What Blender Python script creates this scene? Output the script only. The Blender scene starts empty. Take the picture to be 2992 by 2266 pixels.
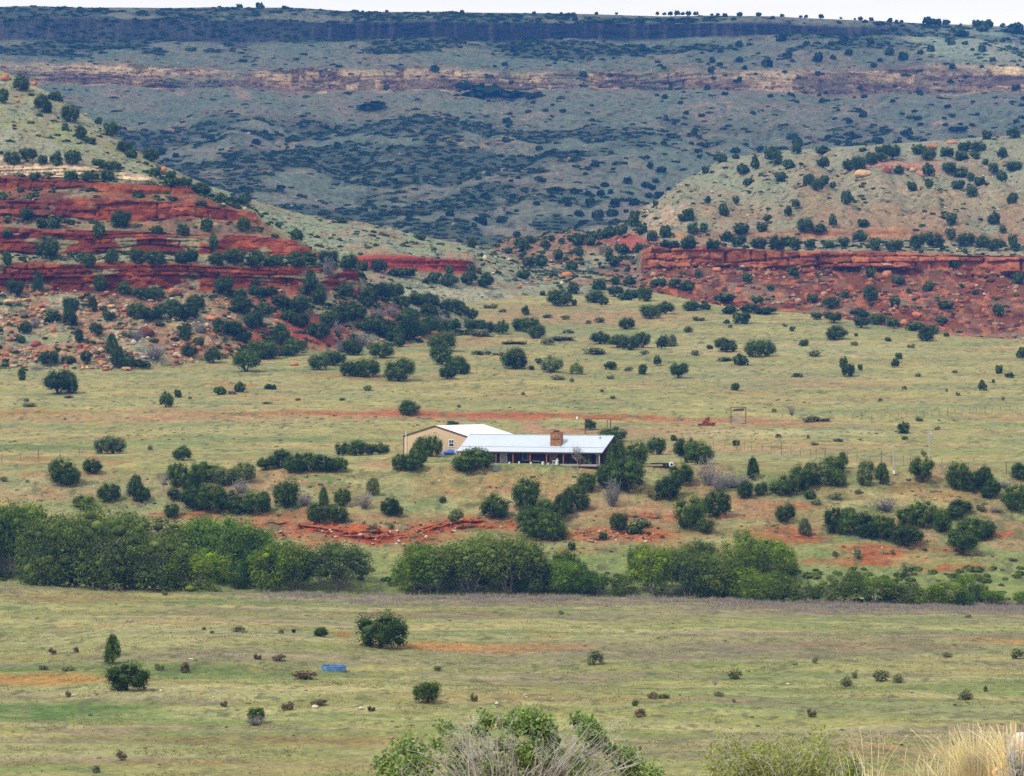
import bpy, math, random
import numpy as np
from mathutils import Vector, Matrix

# ------------------------------------------------------------------ camera, world, sun
PW, PH = 2992.0, 2266.0          # pixel grid used for measuring the photograph
F = 8484.0                       # focal length in those pixels (about 20 degrees across)
HY = 1120.0                      # row of the eye level
CX = PW / 2
H = 36.0                         # eye height above the creek flat
sc = bpy.context.scene
COL = sc.collection
cam_data = bpy.data.cameras.new("camera")
cam_data.sensor_width = 36.0
cam_data.lens = 36.0 * F / PW
cam_data.shift_y = -(PH / 2 - HY) / PW
cam_data.clip_start = 0.5
cam_data.clip_end = 20000
cam = bpy.data.objects.new("camera", cam_data)
COL.objects.link(cam)
cam.location = (0, 0, H)
cam.rotation_euler = (math.radians(90), 0, 0)
sc.camera = cam
sc.render.resolution_x, sc.render.resolution_y = 1024, 776

SUN_EL, SUN_AZ = 52.0, 232.0     # azimuth clockwise from +Y: from behind and to the left
se, sa = math.radians(SUN_EL), math.radians(SUN_AZ)
sun_dir = Vector((math.sin(sa) * math.cos(se), math.cos(sa) * math.cos(se), math.sin(se)))
sl = bpy.data.lights.new("sun", 'SUN')
sl.energy = 3.6
sl.angle = math.radians(0.6)
sl.color = (1.0, 0.955, 0.89)
so = bpy.data.objects.new("sun", sl)
so.rotation_euler = sun_dir.to_track_quat('Z', 'Y').to_euler()
so.location = (-200, -200, 400)
COL.objects.link(so)

w = bpy.data.worlds.new("World")
sc.world = w
w.use_nodes = True
nt = w.node_tree
nt.nodes.clear()
out = nt.nodes.new('ShaderNodeOutputWorld')
bg = nt.nodes.new('ShaderNodeBackground')
sky = nt.nodes.new('ShaderNodeTexSky')
sky.sky_type = 'NISHITA'
sky.sun_disc = False
sky.sun_elevation = se
sky.sun_rotation = sa
# broken cloud deck, white down to the horizon
tc = nt.nodes.new('ShaderNodeTexCoord')
mp = nt.nodes.new('ShaderNodeMapping')
mp.inputs['Scale'].default_value = (1.2, 1.2, 5)
ns = nt.nodes.new('ShaderNodeTexNoise')
ns.inputs['Scale'].default_value = 2.2
ns.inputs['Detail'].default_value = 6
cr = nt.nodes.new('ShaderNodeValToRGB')
cr.color_ramp.elements[0].position = 0.34
cr.color_ramp.elements[0].color = (0.45, 0.45, 0.45, 1)
cr.color_ramp.elements[1].position = 0.56
cr.color_ramp.elements[1].color = (0.9, 0.9, 0.9, 1)
sep = nt.nodes.new('ShaderNodeSeparateXYZ')
mr = nt.nodes.new('ShaderNodeMapRange')
mr.inputs['From Min'].default_value = 0.20
mr.inputs['From Max'].default_value = 0.12
mxh = nt.nodes.new('ShaderNodeMath')
mxh.operation = 'MAXIMUM'
mix = nt.nodes.new('ShaderNodeMix')
mix.data_type = 'RGBA'
mix.inputs['B'].default_value = (17.0, 16.2, 15.2, 1)
nt.links.new(tc.outputs['Generated'], mp.inputs['Vector'])
nt.links.new(mp.outputs['Vector'], ns.inputs['Vector'])
nt.links.new(ns.outputs['Fac'], cr.inputs['Fac'])
nt.links.new(tc.outputs['Generated'], sep.inputs['Vector'])
nt.links.new(sep.outputs['Z'], mr.inputs['Value'])
nt.links.new(cr.outputs['Color'], mxh.inputs[0])
nt.links.new(mr.outputs['Result'], mxh.inputs[1])
nt.links.new(mxh.outputs[0], mix.inputs['Factor'])
nt.links.new(sky.outputs['Color'], mix.inputs['A'])
nt.links.new(mix.outputs['Result'], bg.inputs['Color'])
bg.inputs['Strength'].default_value = 0.10
nt.links.new(bg.outputs['Background'], out.inputs['Surface'])
sc.view_settings.view_transform = 'Standard'
sc.view_settings.look = 'None'
sc.view_settings.gamma = 1.0
sc.view_settings.exposure = -0.06
sc.cycles.max_bounces = 5
sc.cycles.diffuse_bounces = 2
sc.cycles.volume_bounces = 0
sc.cycles.transparent_max_bounces = 6
HAZE = 0.000165
sc.cycles.use_denoising = False

# ------------------------------------------------------------------ helpers
RNG = np.random.default_rng(7)
random.seed(7)

def lin(c, k=1.0):
    """sRGB 0..255 -> linear albedo"""
    c = np.asarray(c, float) / 255.0
    return np.where(c <= 0.04045, c / 12.92, ((c + 0.055) / 1.055) ** 2.4) * k

def tag(o, label=None, cat=None, group=None, kind=None):
    if label: o['label'] = label
    if cat: o['category'] = cat
    if group: o['group'] = group
    if kind: o['kind'] = kind
    return o

def _hash(ix, iy, iz, seed):
    u = lambda v: np.asarray(v, np.float32).astype(np.int32).astype(np.uint32)
    with np.errstate(over='ignore'):
        h = u(ix) * np.uint32(374761393) + u(iy) * np.uint32(668265263) + u(iz) * np.uint32(2246822519) + np.uint32((seed * 144665 + 12345) & 0xffffffff)
        h = (h ^ (h >> np.uint32(13))) * np.uint32(1274126177)
        h = (h ^ (h >> np.uint32(16))) * np.uint32(2246822519)
        h = h ^ (h >> np.uint32(15))
    return (h & np.uint32(0xffffff)).astype(np.float32) * np.float32(1 / 16777215.0)

def vnoise(x, y, z=None, seed=0):
    x = np.asarray(x, np.float32); y = np.asarray(y, np.float32)
    if z is not None: z = np.asarray(z, np.float32)
    if z is None:
        x0 = np.floor(x); y0 = np.floor(y)
        fx = x - x0; fy = y - y0
        fx = fx * fx * (3 - 2 * fx); fy = fy * fy * (3 - 2 * fy)
        z0 = np.zeros_like(x0)
        a = _hash(x0, y0, z0, seed); b = _hash(x0 + 1, y0, z0, seed)
        c = _hash(x0, y0 + 1, z0, seed); d = _hash(x0 + 1, y0 + 1, z0, seed)
        return (a + (b - a) * fx) * (1 - fy) + (c + (d - c) * fx) * fy
    x0 = np.floor(x); y0 = np.floor(y); z0 = np.floor(z)
    fx = x - x0; fy = y - y0; fz = z - z0
    fx = fx * fx * (3 - 2 * fx); fy = fy * fy * (3 - 2 * fy); fz = fz * fz * (3 - 2 * fz)
    r = 0
    for dz in (0, 1):
        a = _hash(x0, y0, z0 + dz, seed); b = _hash(x0 + 1, y0, z0 + dz, seed)
        c = _hash(x0, y0 + 1, z0 + dz, seed); d = _hash(x0 + 1, y0 + 1, z0 + dz, seed)
        v = (a + (b - a) * fx) * (1 - fy) + (c + (d - c) * fx) * fy
        r = r + v * (fz if dz else 1 - fz)
    return r

def fbm(x, y, z=None, seed=0, oct=4, gain=0.5):
    """0..1, mean about 0.5"""
    s = 0; a = 1.0; t = 0
    for i in range(oct):
        k = 2.03 ** i
        s = s + a * vnoise(x * k + 17.3 * i, y * k + 9.1 * i, None if z is None else z * k, seed + i)
        t += a; a *= gain
    return s / t

def sstep(a, b, x):
    t = np.clip((x - a) / (b - a), 0, 1)
    return t * t * (3 - 2 * t)

def ipl(x, pts):
    if isinstance(pts, (int, float)): return np.full_like(x, float(pts))
    p = np.asarray(pts, float)
    return np.interp(x, p[:, 0], p[:, 1])

def mesh_np(name, V, Fc, mats=None, smooth=False, colors=None, mat_index=None):
    """V (n,3); Fc (m,k) int array or list of such arrays"""
    if isinstance(Fc, np.ndarray): Fc = [Fc]
    Fc = [f for f in Fc if len(f)]
    V = np.ascontiguousarray(V, dtype=np.float32)
    me = bpy.data.meshes.new(name)
    me.vertices.add(len(V)); me.vertices.foreach_set('co', V.ravel())
    loops = np.concatenate([f.ravel() for f in Fc]).astype(np.int32)
    sizes = np.concatenate([np.full(len(f), f.shape[1]) for f in Fc]).astype(np.int32)
    starts = np.concatenate([[0], np.cumsum(sizes)[:-1]]).astype(np.int32)
    me.loops.add(len(loops)); me.loops.foreach_set('vertex_index', loops)
    me.polygons.add(len(sizes)); me.polygons.foreach_set('loop_start', starts)
    me.polygons.foreach_set('loop_total', sizes)
    if mat_index is not None: me.polygons.foreach_set('material_index', np.asarray(mat_index, np.int32))
    if smooth: me.polygons.foreach_set('use_smooth', np.ones(len(sizes), bool))
    for m in (mats if isinstance(mats, (list, tuple)) else [mats]):
        if m: me.materials.append(m)
    if colors is not None:
        ca = me.color_attributes.new('tint', 'FLOAT_COLOR', 'POINT')
        c4 = np.ones((len(V), 4), np.float32); c4[:, :3] = colors
        ca.data.foreach_set('color', c4.ravel())
    me.update(calc_edges=True); me.validate()
    return me

def link(name, me, parent=None, loc=None, rz=None):
    o = bpy.data.objects.new(name, me); COL.objects.link(o)
    if parent: o.parent = parent
    if loc is not None: o.location = loc
    if rz is not None: o.rotation_euler = (0, 0, rz)
    return o

# ------------------------------------------------------------------ materials
def N(nt, t, **kw):
    n = nt.nodes.new(t)
    for k, v in kw.items():
        if k.startswith('i_'): n.inputs[k[2:].replace('_', ' ')].default_value = v
        else: setattr(n, k, v)
    return n

def base_mat(name, rough=0.9, spec=0.2):
    m = bpy.data.materials.new(name); m.use_nodes = True
    t = m.node_tree; b = t.nodes['Principled BSDF']
    b.inputs['Roughness'].default_value = rough
    b.inputs['Specular IOR Level'].default_value = spec
    return m, t, b

def mul(t, a, b):
    n = N(t, 'ShaderNodeMix', data_type='RGBA', blend_type='MULTIPLY'); n.inputs['Factor'].default_value = 1
    t.links.new(a, n.inputs['A']); t.links.new(b, n.inputs['B'])
    return n.outputs['Result']

def ramp(t, src, lo, hi, p0=0.3, p1=0.7):
    r = N(t, 'ShaderNodeValToRGB')
    r.color_ramp.elements[0].position = p0; r.color_ramp.elements[1].position = p1
    lo = lo if hasattr(lo, '__len__') else (lo,) * 3; hi = hi if hasattr(hi, '__len__') else (hi,) * 3
    r.color_ramp.elements[0].color = (*lo, 1); r.color_ramp.elements[1].color = (*hi, 1)
    t.links.new(src, r.inputs['Fac'])
    return r.outputs['Color']

def ground_mat(name, s1=1.2, s2=0.28, lo=0.72, hi=1.28, bump=0.5, bdist=0.3, s3=None, squash=(1, 1, 1)):
    m, t, b = base_mat(name, 0.95, 0.1)
    at = N(t, 'ShaderNodeAttribute', attribute_name='tint')
    tcn = N(t, 'ShaderNodeTexCoord'); mpn = N(t, 'ShaderNodeMapping'); mpn.inputs['Scale'].default_value = squash
    t.links.new(tcn.outputs['Object'], mpn.inputs['Vector'])
    n1 = N(t, 'ShaderNodeTexNoise', i_Scale=s1, i_Detail=4.0, i_Roughness=0.65)
    n2 = N(t, 'ShaderNodeTexNoise', i_Scale=s2, i_Detail=4.0, i_Roughness=0.6)
    for n in (n1, n2): t.links.new(mpn.outputs['Vector'], n.inputs['Vector'])
    c = mul(t, at.outputs['Color'], ramp(t, n1.outputs['Fac'], lo, hi, 0.35, 0.65))
    c = mul(t, c, ramp(t, n2.outputs['Fac'], (0.84, 0.87, 0.86), (1.14, 1.11, 1.10), 0.35, 0.65))
    t.links.new(c, b.inputs['Base Color'])
    bp = N(t, 'ShaderNodeBump'); bp.inputs['Strength'].default_value = bump; bp.inputs['Distance'].default_value = bdist
    t.links.new(n1.outputs['Fac'], bp.inputs['Height']); t.links.new(bp.outputs['Normal'], b.inputs['Normal'])
    return m

def plain(name, rgb, rough=0.7, spec=0.3, var=0.12, scale=3.0, metal=0.0, bump=0.0):
    m, t, b = base_mat(name, rough, spec)
    b.inputs['Metallic'].default_value = metal
    n1 = N(t, 'ShaderNodeTexNoise', i_Scale=scale, i_Detail=5.0)
    tcn = N(t, 'ShaderNodeTexCoord'); t.links.new(tcn.outputs['Object'], n1.inputs['Vector'])
    c0 = tuple(max(0, v * (1 - var)) for v in rgb); c1 = tuple(min(1, v * (1 + var)) for v in rgb)
    t.links.new(ramp(t, n1.outputs['Fac'], c0, c1), b.inputs['Base Color'])
    if bump:
        bp = N(t, 'ShaderNodeBump'); bp.inputs['Strength'].default_value = bump; bp.inputs['Distance'].default_value = 0.05
        t.links.new(n1.outputs['Fac'], bp.inputs['Height']); t.links.new(bp.outputs['Normal'], b.inputs['Normal'])
    return m

def leaf_mat(name, dark, light, trans=0.2, island=0.5, objvar=0.25):
    m, t, b = base_mat(name, 0.75, 0.15)
    g = N(t, 'ShaderNodeNewGeometry'); oi = N(t, 'ShaderNodeObjectInfo')
    c = ramp(t, g.outputs['Random Per Island'], dark, light, 0.0, 1.0)
    c = mul(t, c, ramp(t, oi.outputs['Random'], (1 - objvar, 1 - objvar * .8, 1 - objvar * .6), (1 + objvar, 1 + objvar * 0.9, 1 + objvar * 0.6), 0.0, 1.0))
    tcn = N(t, 'ShaderNodeTexCoord'); n1 = N(t, 'ShaderNodeTexNoise', i_Scale=4.0, i_Detail=2.0)
    t.links.new(tcn.outputs['Object'], n1.inputs['Vector'])
    c = mul(t, c, ramp(t, n1.outputs['Fac'], (0.8, 0.8, 0.85), (1.22, 1.2, 1.05), 0.35, 0.65))
    t.links.new(c, b.inputs['Base Color'])
    if trans:
        tr = N(t, 'ShaderNodeBsdfTranslucent'); t.links.new(c, tr.inputs['Color'])
        mx = N(t, 'ShaderNodeMixShader'); mx.inputs[0].default_value = trans
        t.links.new(b.outputs[0], mx.inputs[1]); t.links.new(tr.outputs[0], mx.inputs[2])
        t.links.new(mx.outputs[0], t.nodes['Material Output'].inputs['Surface'])
    return m

# ------------------------------------------------------------------ lofted terrain
KA = 0.66

def world(x, y, d):
    return (x - CX) / F * d, d, H - (y - HY) / F * d

def loft(curves, xs, topclamp=None):
    """curves: list of (ypts|None, dpts, zpts|None, rows_to_next). Returns P (rows, cols, 3), K (rows,cols) curve index."""
    Ys, Ds, Zs = [], [], []
    for c in curves:
        d = ipl(xs, c[1])
        z = ipl(xs, c[2]) + 0.0 if c[2] is not None else H - (ipl(xs, c[0]) - HY) / F * d
        Ds.append(d); Zs.append(z)
    rows, K = [], []
    for k in range(len(curves)):
        n = curves[k][3] if k < len(curves) - 1 else 1
        for i in range(n):
            t = i / n
            if k < len(curves) - 1:
                rows.append((Ds[k] * (1 - t) + Ds[k + 1] * t, Zs[k] * (1 - t) + Zs[k + 1] * t))
            else: rows.append((Ds[k], Zs[k]))
            K.append(k + t)
    D = np.array([r[0] for r in rows]); Z = np.array([r[1] for r in rows])
    X = (xs[None, :] - CX) / F * D
    P = np.stack([X, D, Z], -1)
    return P, np.repeat(np.array(K)[:, None], len(xs), 1)

def grid_faces(nr, nc):
    i = np.arange(nr - 1)[:, None] * nc + np.arange(nc - 1)[None, :]
    return np.stack([i, i + 1, i + nc + 1, i + nc], -1).reshape(-1, 4)

def pix(P):
    return CX + P[..., 0] / P[..., 1] * F, HY + (H - P[..., 2]) / P[..., 1] * F

def cmix(a, b, t):
    return a * (1 - t[..., None]) + b * t[..., None]

def blob(px, py, x, y, rx, ry, soft=0.5):
    r = np.sqrt(((px - x) / rx) ** 2 + ((py - y) / ry) ** 2)
    return 1 - sstep(1 - soft, 1 + soft, r)

def make_terrain(name, P, C, mat):
    nr, nc = P.shape[:2]
    me = mesh_np(name, P.reshape(-1, 3), grid_faces(nr, nc), mat, smooth=True, colors=C.reshape(-1, 3))
    o = link(name, me)
    o['kind'] = 'structure'
    return o

G = {k: lin(v, KA) for k, v in dict(
    straw=(178, 169, 120), olive=(152, 153, 104), green=(130, 146, 92), dgreen=(92, 122, 70), grey=(152, 154, 122),
    brown=(148, 124, 92), red=(174, 104, 72), dred=(140, 62, 46), orange=(190, 140, 84), tan=(186, 152, 112),
    pink=(176, 138, 112), mauve=(140, 128, 118), pale=(190, 184, 150), dark=(74, 84, 62)).items()}

# ---- ground (creek flat, creek, bank, ranch bench and the field up to the hills)
step = 6.5
xs = np.concatenate([np.arange(-1500, -300, 14), np.arange(-300, 3300, step), np.arange(3300, 4500, 14)])
crest = [(0, 600), (1800, 600), (1850, 835), (1900, 850), (2100, 893), (2400, 922), (2600, 955), (2800, 980), (2992, 993), (3500, 1010)]
def yc(y):   # a row of constant y kept below the crest on the right
    cx = np.arange(-1500, 4600, 20.0); v = np.maximum(y, ipl(cx, crest)); return list(zip(cx, v))
def dc(d, y):   # d on the crest where clamped
    prof = [(600, 1500), (850, 1080), (900, 1010), (1000, 890), (1070, 810), (1210, 700)]
    cx = np.arange(-1500, 4600, 20.0); c = ipl(cx, crest)
    dd = np.interp(np.maximum(c, y), [p[0] for p in prof], [p[1] for p in prof])
    return list(zip(cx, np.where(c > y, dd, d)))
Z0 = H - 34.5
flat_edge = [(-1500, 1700), (0, 1703), (500, 1722), (1000, 1736), (2000, 1748), (2400, 1765), (2992, 1775), (4500, 1790)]
gc = [
    (None, -60, H + 1.5, 4), (None, -10, H - 1.2, 4), (None, 10, H - 2.3, 6), (None, 24, H - 4.0, 8), (None, 34, H - 5.4, 6), (None, 42, H - 7.2, 4), (None, 55, H - 11.5, 6),
    (None, 100, H - 24, 6), (None, 165, H - 33.0, 6), (None, 205, Z0, 12),
    (2290, 250, None, 120),
    (2000, 332.6, None, 90),
    (1850, 401, None, 60),
    (flat_edge, 478, None, 4),
    (None, 484, Z0 - 1.8, 3), (None, 491, Z0 - 2.2, 5),
    (1700, 503, None, 22),
    (1640, 511, None, 26),
    (1585, 519, None, 30),
    (1530, 528, None, 30),
    (1450, 542, None, 40),
    ([(-1500, 1375), (0, 1375), (700, 1380), (1250, 1362), (1600, 1358), (2000, 1362), (2992, 1372), (4500, 1375)], 556, None, 8),
    (None, 566, H - 15.5, 10), (None, 600, H - 15.4, 10), (None, 630, H - 14.7, 20),
    (1271, 660, None, 40),
    (1228, 690, None, 14),
    (1206, 698, None, 30),
    (1150, 742, None, 30),
    (yc(1070), dc(810, 1070), None, 40),
    (yc(1000), dc(890, 1000), None, 40),
    (yc(900), dc(1010, 900), None, 30),
    (yc(850), dc(1080, 850), None, 10),
    (None, 1150, [(-1500, H + 36), (1800, H + 36), (1900, H + 25), (2992, H + 3), (4500, H)], 4),
    (None, 1500, [(-1500, H + 40), (1800, H + 50), (1900, H + 20), (2992, H + 2), (4500, H)], 4),
    (None, 2750, H + 10, 1)]
P, K = loft(gc, xs)
px, py = pix(np.where(P[..., 1:2] > 1, P, np.array([0, 1.0, 0])))
X, Y = P[..., 0], P[..., 1]
# relief
far = sstep(200, 300, Y)
P[..., 2] += (fbm(X / 14, Y / 14, seed=3, oct=3) - .5) * 0.9 * far * (1 - sstep(455, 470, Y) * (1 - sstep(500, 520, Y)))
P[..., 2] += (fbm(X / 2.2, Y / 2.2, seed=5, oct=2) - .5) * 0.28 * far
bank = sstep(498, 508, Y) * (1 - sstep(545, 560, Y))
P[..., 2] += (fbm(X / 9, Y / 6, seed=9, oct=4) - .5) * 1.6 * bank
pad = sstep(552, 560, Y) * (1 - sstep(622, 640, Y)) * sstep(1120, 1170, px) * (1 - sstep(1830, 1880, px))
P[..., 2] = P[..., 2] * (1 - pad) + (H - 15.5 + .9 * sstep(572, 598, Y)) * pad
knoll = blob(px, py, 800, 1420, 190, 60, .7) * sstep(520, 535, Y) * (1 - sstep(600, 630, Y))
P[..., 2] += knoll * 0.9
# hummocks in the near flat
hum = blob(px, py, 600, 1880, 430, 60, .7) * 1.3 + blob(px, py, 500, 2040, 800, 40, .8) * .8 + blob(px, py, 1700, 2060, 600, 40, .8) * .7
P[..., 2] += hum * sstep(240, 270, Y) * (1 - sstep(430, 470, Y))
# red ledges on the bank: stepped strata
def ledge_mask():
    m = blob(px, py, 1090, 1566, 220, 19, .3) + blob(px, py, 1350, 1530, 150, 16, .4) + blob(px, py, 1810, 1560, 150, 14, .4)
    m += blob(px, py, 1880, 1503, 140, 5, .5) + (blob(px, py, 2500, 1645, 130, 10, .6) + blob(px, py, 2780, 1665, 90, 8, .6)) * .45
    m += blob(px, py, 820, 1530, 70, 8, .5) + blob(px, py, 2330, 1575, 90, 14, .5) + blob(px, py, 2560, 1610, 110, 20, .5)*.4
    m += blob(px, py, 585, 1500, 50, 16, .5) * .7
    return np.clip(m, 0, 1)
lm = ledge_mask()
zz = P[..., 2] + (fbm(X / 16, Y / 16, seed=31, oct=3) - .5) * 1.6
lm = lm * sstep(.34, .52, fbm(X / 7, Y / 5, seed=36, oct=3))
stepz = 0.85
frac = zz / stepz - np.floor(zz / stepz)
P[..., 1] -= lm * (sstep(0.25, 0.5, frac) * 1.0 * (0.25 + 1.2 * fbm(X / 2.0, zz / stepz // 1, seed=33, oct=3)) )
ly = ipl(px[100], [(850, 1532), (880, 1536), (950, 1547), (1000, 1553), (1090, 1568), (1180, 1563), (1250, 1546), (1330, 1530), (1420, 1522)])[None, :] + (fbm(X / 6, Y * 0, seed=38, oct=3) - .5) * 9
lh = np.interp(px[100], [850, 900, 1000, 1090, 1180, 1280, 1420], [5, 12, 19, 22, 18, 13, 8])[None, :]
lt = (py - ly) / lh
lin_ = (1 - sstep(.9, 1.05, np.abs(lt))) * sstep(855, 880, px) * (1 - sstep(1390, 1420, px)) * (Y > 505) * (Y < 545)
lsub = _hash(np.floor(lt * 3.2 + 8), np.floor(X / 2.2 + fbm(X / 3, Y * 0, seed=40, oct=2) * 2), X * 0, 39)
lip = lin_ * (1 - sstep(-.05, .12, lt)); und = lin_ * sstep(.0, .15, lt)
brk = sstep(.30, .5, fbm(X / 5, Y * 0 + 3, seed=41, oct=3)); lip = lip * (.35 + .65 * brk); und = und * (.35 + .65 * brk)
P[..., 1] -= lip * (.5 + .9 * lsub) - und * (.38 - .9 * lsub)
P[..., 2] += lip * .2 * lsub
P[..., 2] += lm * (fbm(X / 0.9, Y / 0.9, seed=35, oct=2) - .5) * .7
edge = (np.abs(K - 12) < .01)
P[..., 2] += edge * (fbm(X / 3, Y * 0, seed=37, oct=3) - .5) * 1.0

n1 = fbm(X / 22, Y / 14, seed=11, oct=4); n2 = fbm(X / 7, Y / 4, seed=12, oct=4); n3 = fbm(X / 60, Y / 30, seed=13, oct=3)
n4 = fbm(X / 1.6, Y / 1.6, seed=14, oct=3)
C = cmix(G['olive'][None, None], G['straw'], sstep(.38, .62, n1))
C = cmix(C, G['green'], sstep(.54, .68, n2) * .55)
C = cmix(C, G['grey'], sstep(.55, .75, n3) * .5)
C = cmix(C, G['brown'], sstep(.56, .72, fbm(X / 18, Y / 7, seed=15, oct=4)) * .55)
near = 1 - sstep(470, 490, Y)
C = cmix(C, G['olive'], near * .35)
C = cmix(C, G['mauve'], near * sstep(.50, .64, fbm(X / 34, Y / 7, seed=16, oct=5)) * .75)
C = cmix(C, G['green'], near * sstep(.50, .64, fbm(X / 26, Y / 5, seed=18, oct=4)) * .75)
C = cmix(C, G['pale'], near * sstep(.56, .68, fbm(X / 26, Y / 4, seed=19, oct=3)) * .35)
jit = (fbm(X / 6, Y / 6, seed=20, oct=3) - .5)
jx = px + jit * 60; jy = py + jit * 16
def paint(C, col, x, y, rx, ry, s=1.0, soft=.45, br=.55, seed=50):
    m = blob(jx, jy, x, y, rx, ry, soft) * s
    m = m * (br + (1 - br) * sstep(.35, .6, fbm(X / 3.0, Y / 3.0, seed=seed, oct=3)) * 1.2)
    return cmix(C, G[col], np.clip(m, 0, 1))
# orange weed patches, green strips, mauve stems near the creek edge
C = paint(C, 'orange', 1460, 1889, 310, 15, 1.0, .25, .85); C = paint(C, 'orange', 1620, 1852, 60, 6, .5)
C = paint(C, 'orange', 120, 1994, 215, 24, .85, .25, .85); C = paint(C, 'orange', 2900, 1872, 130, 7, .7)
C = paint(C, 'dgreen', 160, 2088, 330, 22, .85); C = paint(C, 'dgreen', 480, 1962, 220, 16, .6); C = paint(C, 'dgreen', 800, 1965, 330, 18, .5)
C = paint(C, 'dgreen', 120, 1957, 180, 6, .8); C = paint(C, 'green', 470, 2160, 300, 14, .8); C = paint(C, 'green', 2650, 2080, 500, 24, .5)
C = paint(C, 'grey', 2650, 2080, 380, 14, .5); C = paint(C, 'brown', 750, 2160, 600, 12, .7); C = paint(C, 'brown', 500, 2230, 700, 10, .5)
C = paint(C, 'dgreen', 700, 1762, 260, 8, .55); C = paint(C, 'brown', 200, 1745, 260, 8, .7); C = paint(C, 'brown', 600, 1790, 300, 8, .5)
C = paint(C, 'tan', 520, 1836, 330, 14, .5); C = paint(C, 'pale', 480, 1880, 420, 35, .35); C = paint(C, 'pale', 560, 2040, 600, 24, .4)
C = paint(C, 'mauve', 1500, 1750, 700, 20, .9, .4, .5); C = paint(C, 'mauve', 2400, 1778, 520, 20, .95, .4, .5); C = paint(C, 'mauve', 2960, 1785, 120, 14, .9)
C = paint(C, 'mauve', 1500, 1800, 600, 14, .6); C = paint(C, 'mauve', 2300, 1900, 600, 30, .6); C = paint(C, 'mauve', 1500, 1925, 500, 24, .5); C = paint(C, 'mauve', 2300, 2180, 700, 20, .45); C = paint(C, 'mauve', 1850, 1900, 500, 34, .5); C = paint(C, 'mauve', 2450, 1890, 450, 18, .55)
C = paint(C, 'brown', 1250, 1793, 330, 9, .7); C = paint(C, 'brown', 2500, 1885, 300, 8, .5); C = paint(C, 'red', 1490, 2005, 160, 6, .4)
C = paint(C, 'straw', 1700, 1818, 600, 5, .5); C = paint(C, 'pink', 1480, 2057, 400, 16, .35)
C = paint(C, 'red', 1000, 1862, 40, 8, .6); C = paint(C, 'brown', 450, 2010, 160, 14, .5); C = paint(C, 'pink', 2650, 2190, 300, 22, .4); C = paint(C, 'mauve', 2050, 2165, 260, 16, .35)
# creek bed and bank
cb = sstep(480, 486, Y) * (1 - sstep(515, 530, Y))
C = cmix(C, G['green'], cb * .7)
bk = sstep(512, 520, Y) * (1 - sstep(548, 566, Y))
C = cmix(C, cmix(G['grey'][None, None] * np.ones_like(C), G['brown'], sstep(.4, .6, n2)), bk * .55)
C = cmix(C, G['pink'], bk * sstep(.54, .66, fbm(X / 9, Y / 5, seed=21, oct=4)) * .6)
C = cmix(C, G['dgreen'] * 1.15, bk * sstep(.56, .68, fbm(X / 5, Y / 5, seed=22, oct=4)) * .5)
for a in [(1090, 1562, 230, 24, .9), (1370, 1528, 180, 22, .8), (1180, 1510, 200, 16, .35), (860, 1520, 150, 26, .6), (1800, 1560, 200, 26, .7), (1900, 1510, 190, 14, .6), (2130, 1505, 60, 9, .8),
          (1700, 1610, 110, 12, .4), (560, 1460, 60, 10, .7), (500, 1500, 50, 8, .6), (600, 1500, 60, 16, .9), (2560, 1612, 95, 24, 1.), (2740, 1600, 90, 14, .6), (2500, 1645, 150, 13, .8), (2770, 1663, 130, 9, .7),
          (2310, 1560, 120, 26, .7), (2290, 1475, 140, 12, .6), (2630, 1420, 70, 14, .8), (2930, 1560, 60, 12, .9), (145, 1429, 26, 8, .9), (860, 1560, 70, 14, .8), (2240, 1510, 80, 16, .4), (900, 1590, 60, 12, .5)]:
    C = paint(C, 'red', *a)
C = paint(C, 'tan', 1500, 1430, 260, 34, .5); C = paint(C, 'tan', 1450, 1395, 200, 20, .3); C = paint(C, 'tan', 2730, 1440, 130, 22, .7); C = paint(C, 'tan', 880, 1395, 90, 14, .6); C = paint(C, 'tan', 2730, 1632, 150, 14, .6)
C = paint(C, 'pink', 1950, 1480, 300, 60, .35); C = paint(C, 'pink', 1130, 1352, 80, 10, .8); C = paint(C, 'pink', 1760, 1378, 70, 10, .6); C = paint(C, 'pink', 1700, 1480, 200, 20, .5)
C = paint(C, 'green', 1560, 1362, 190, 7, .9); C = paint(C, 'green', 2250, 1384, 90, 8, .8); C = paint(C, 'green', 2600, 1420, 120, 10, .5); C = paint(C, 'green', 1900, 1640, 230, 24, .6)
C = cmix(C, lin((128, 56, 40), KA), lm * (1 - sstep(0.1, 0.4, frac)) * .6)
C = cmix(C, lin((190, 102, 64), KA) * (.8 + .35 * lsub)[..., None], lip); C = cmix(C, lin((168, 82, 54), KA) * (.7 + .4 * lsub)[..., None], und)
C = cmix(C, lin((182, 98, 62), KA), lm * sstep(0.45, 0.6, frac) * .7)
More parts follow.
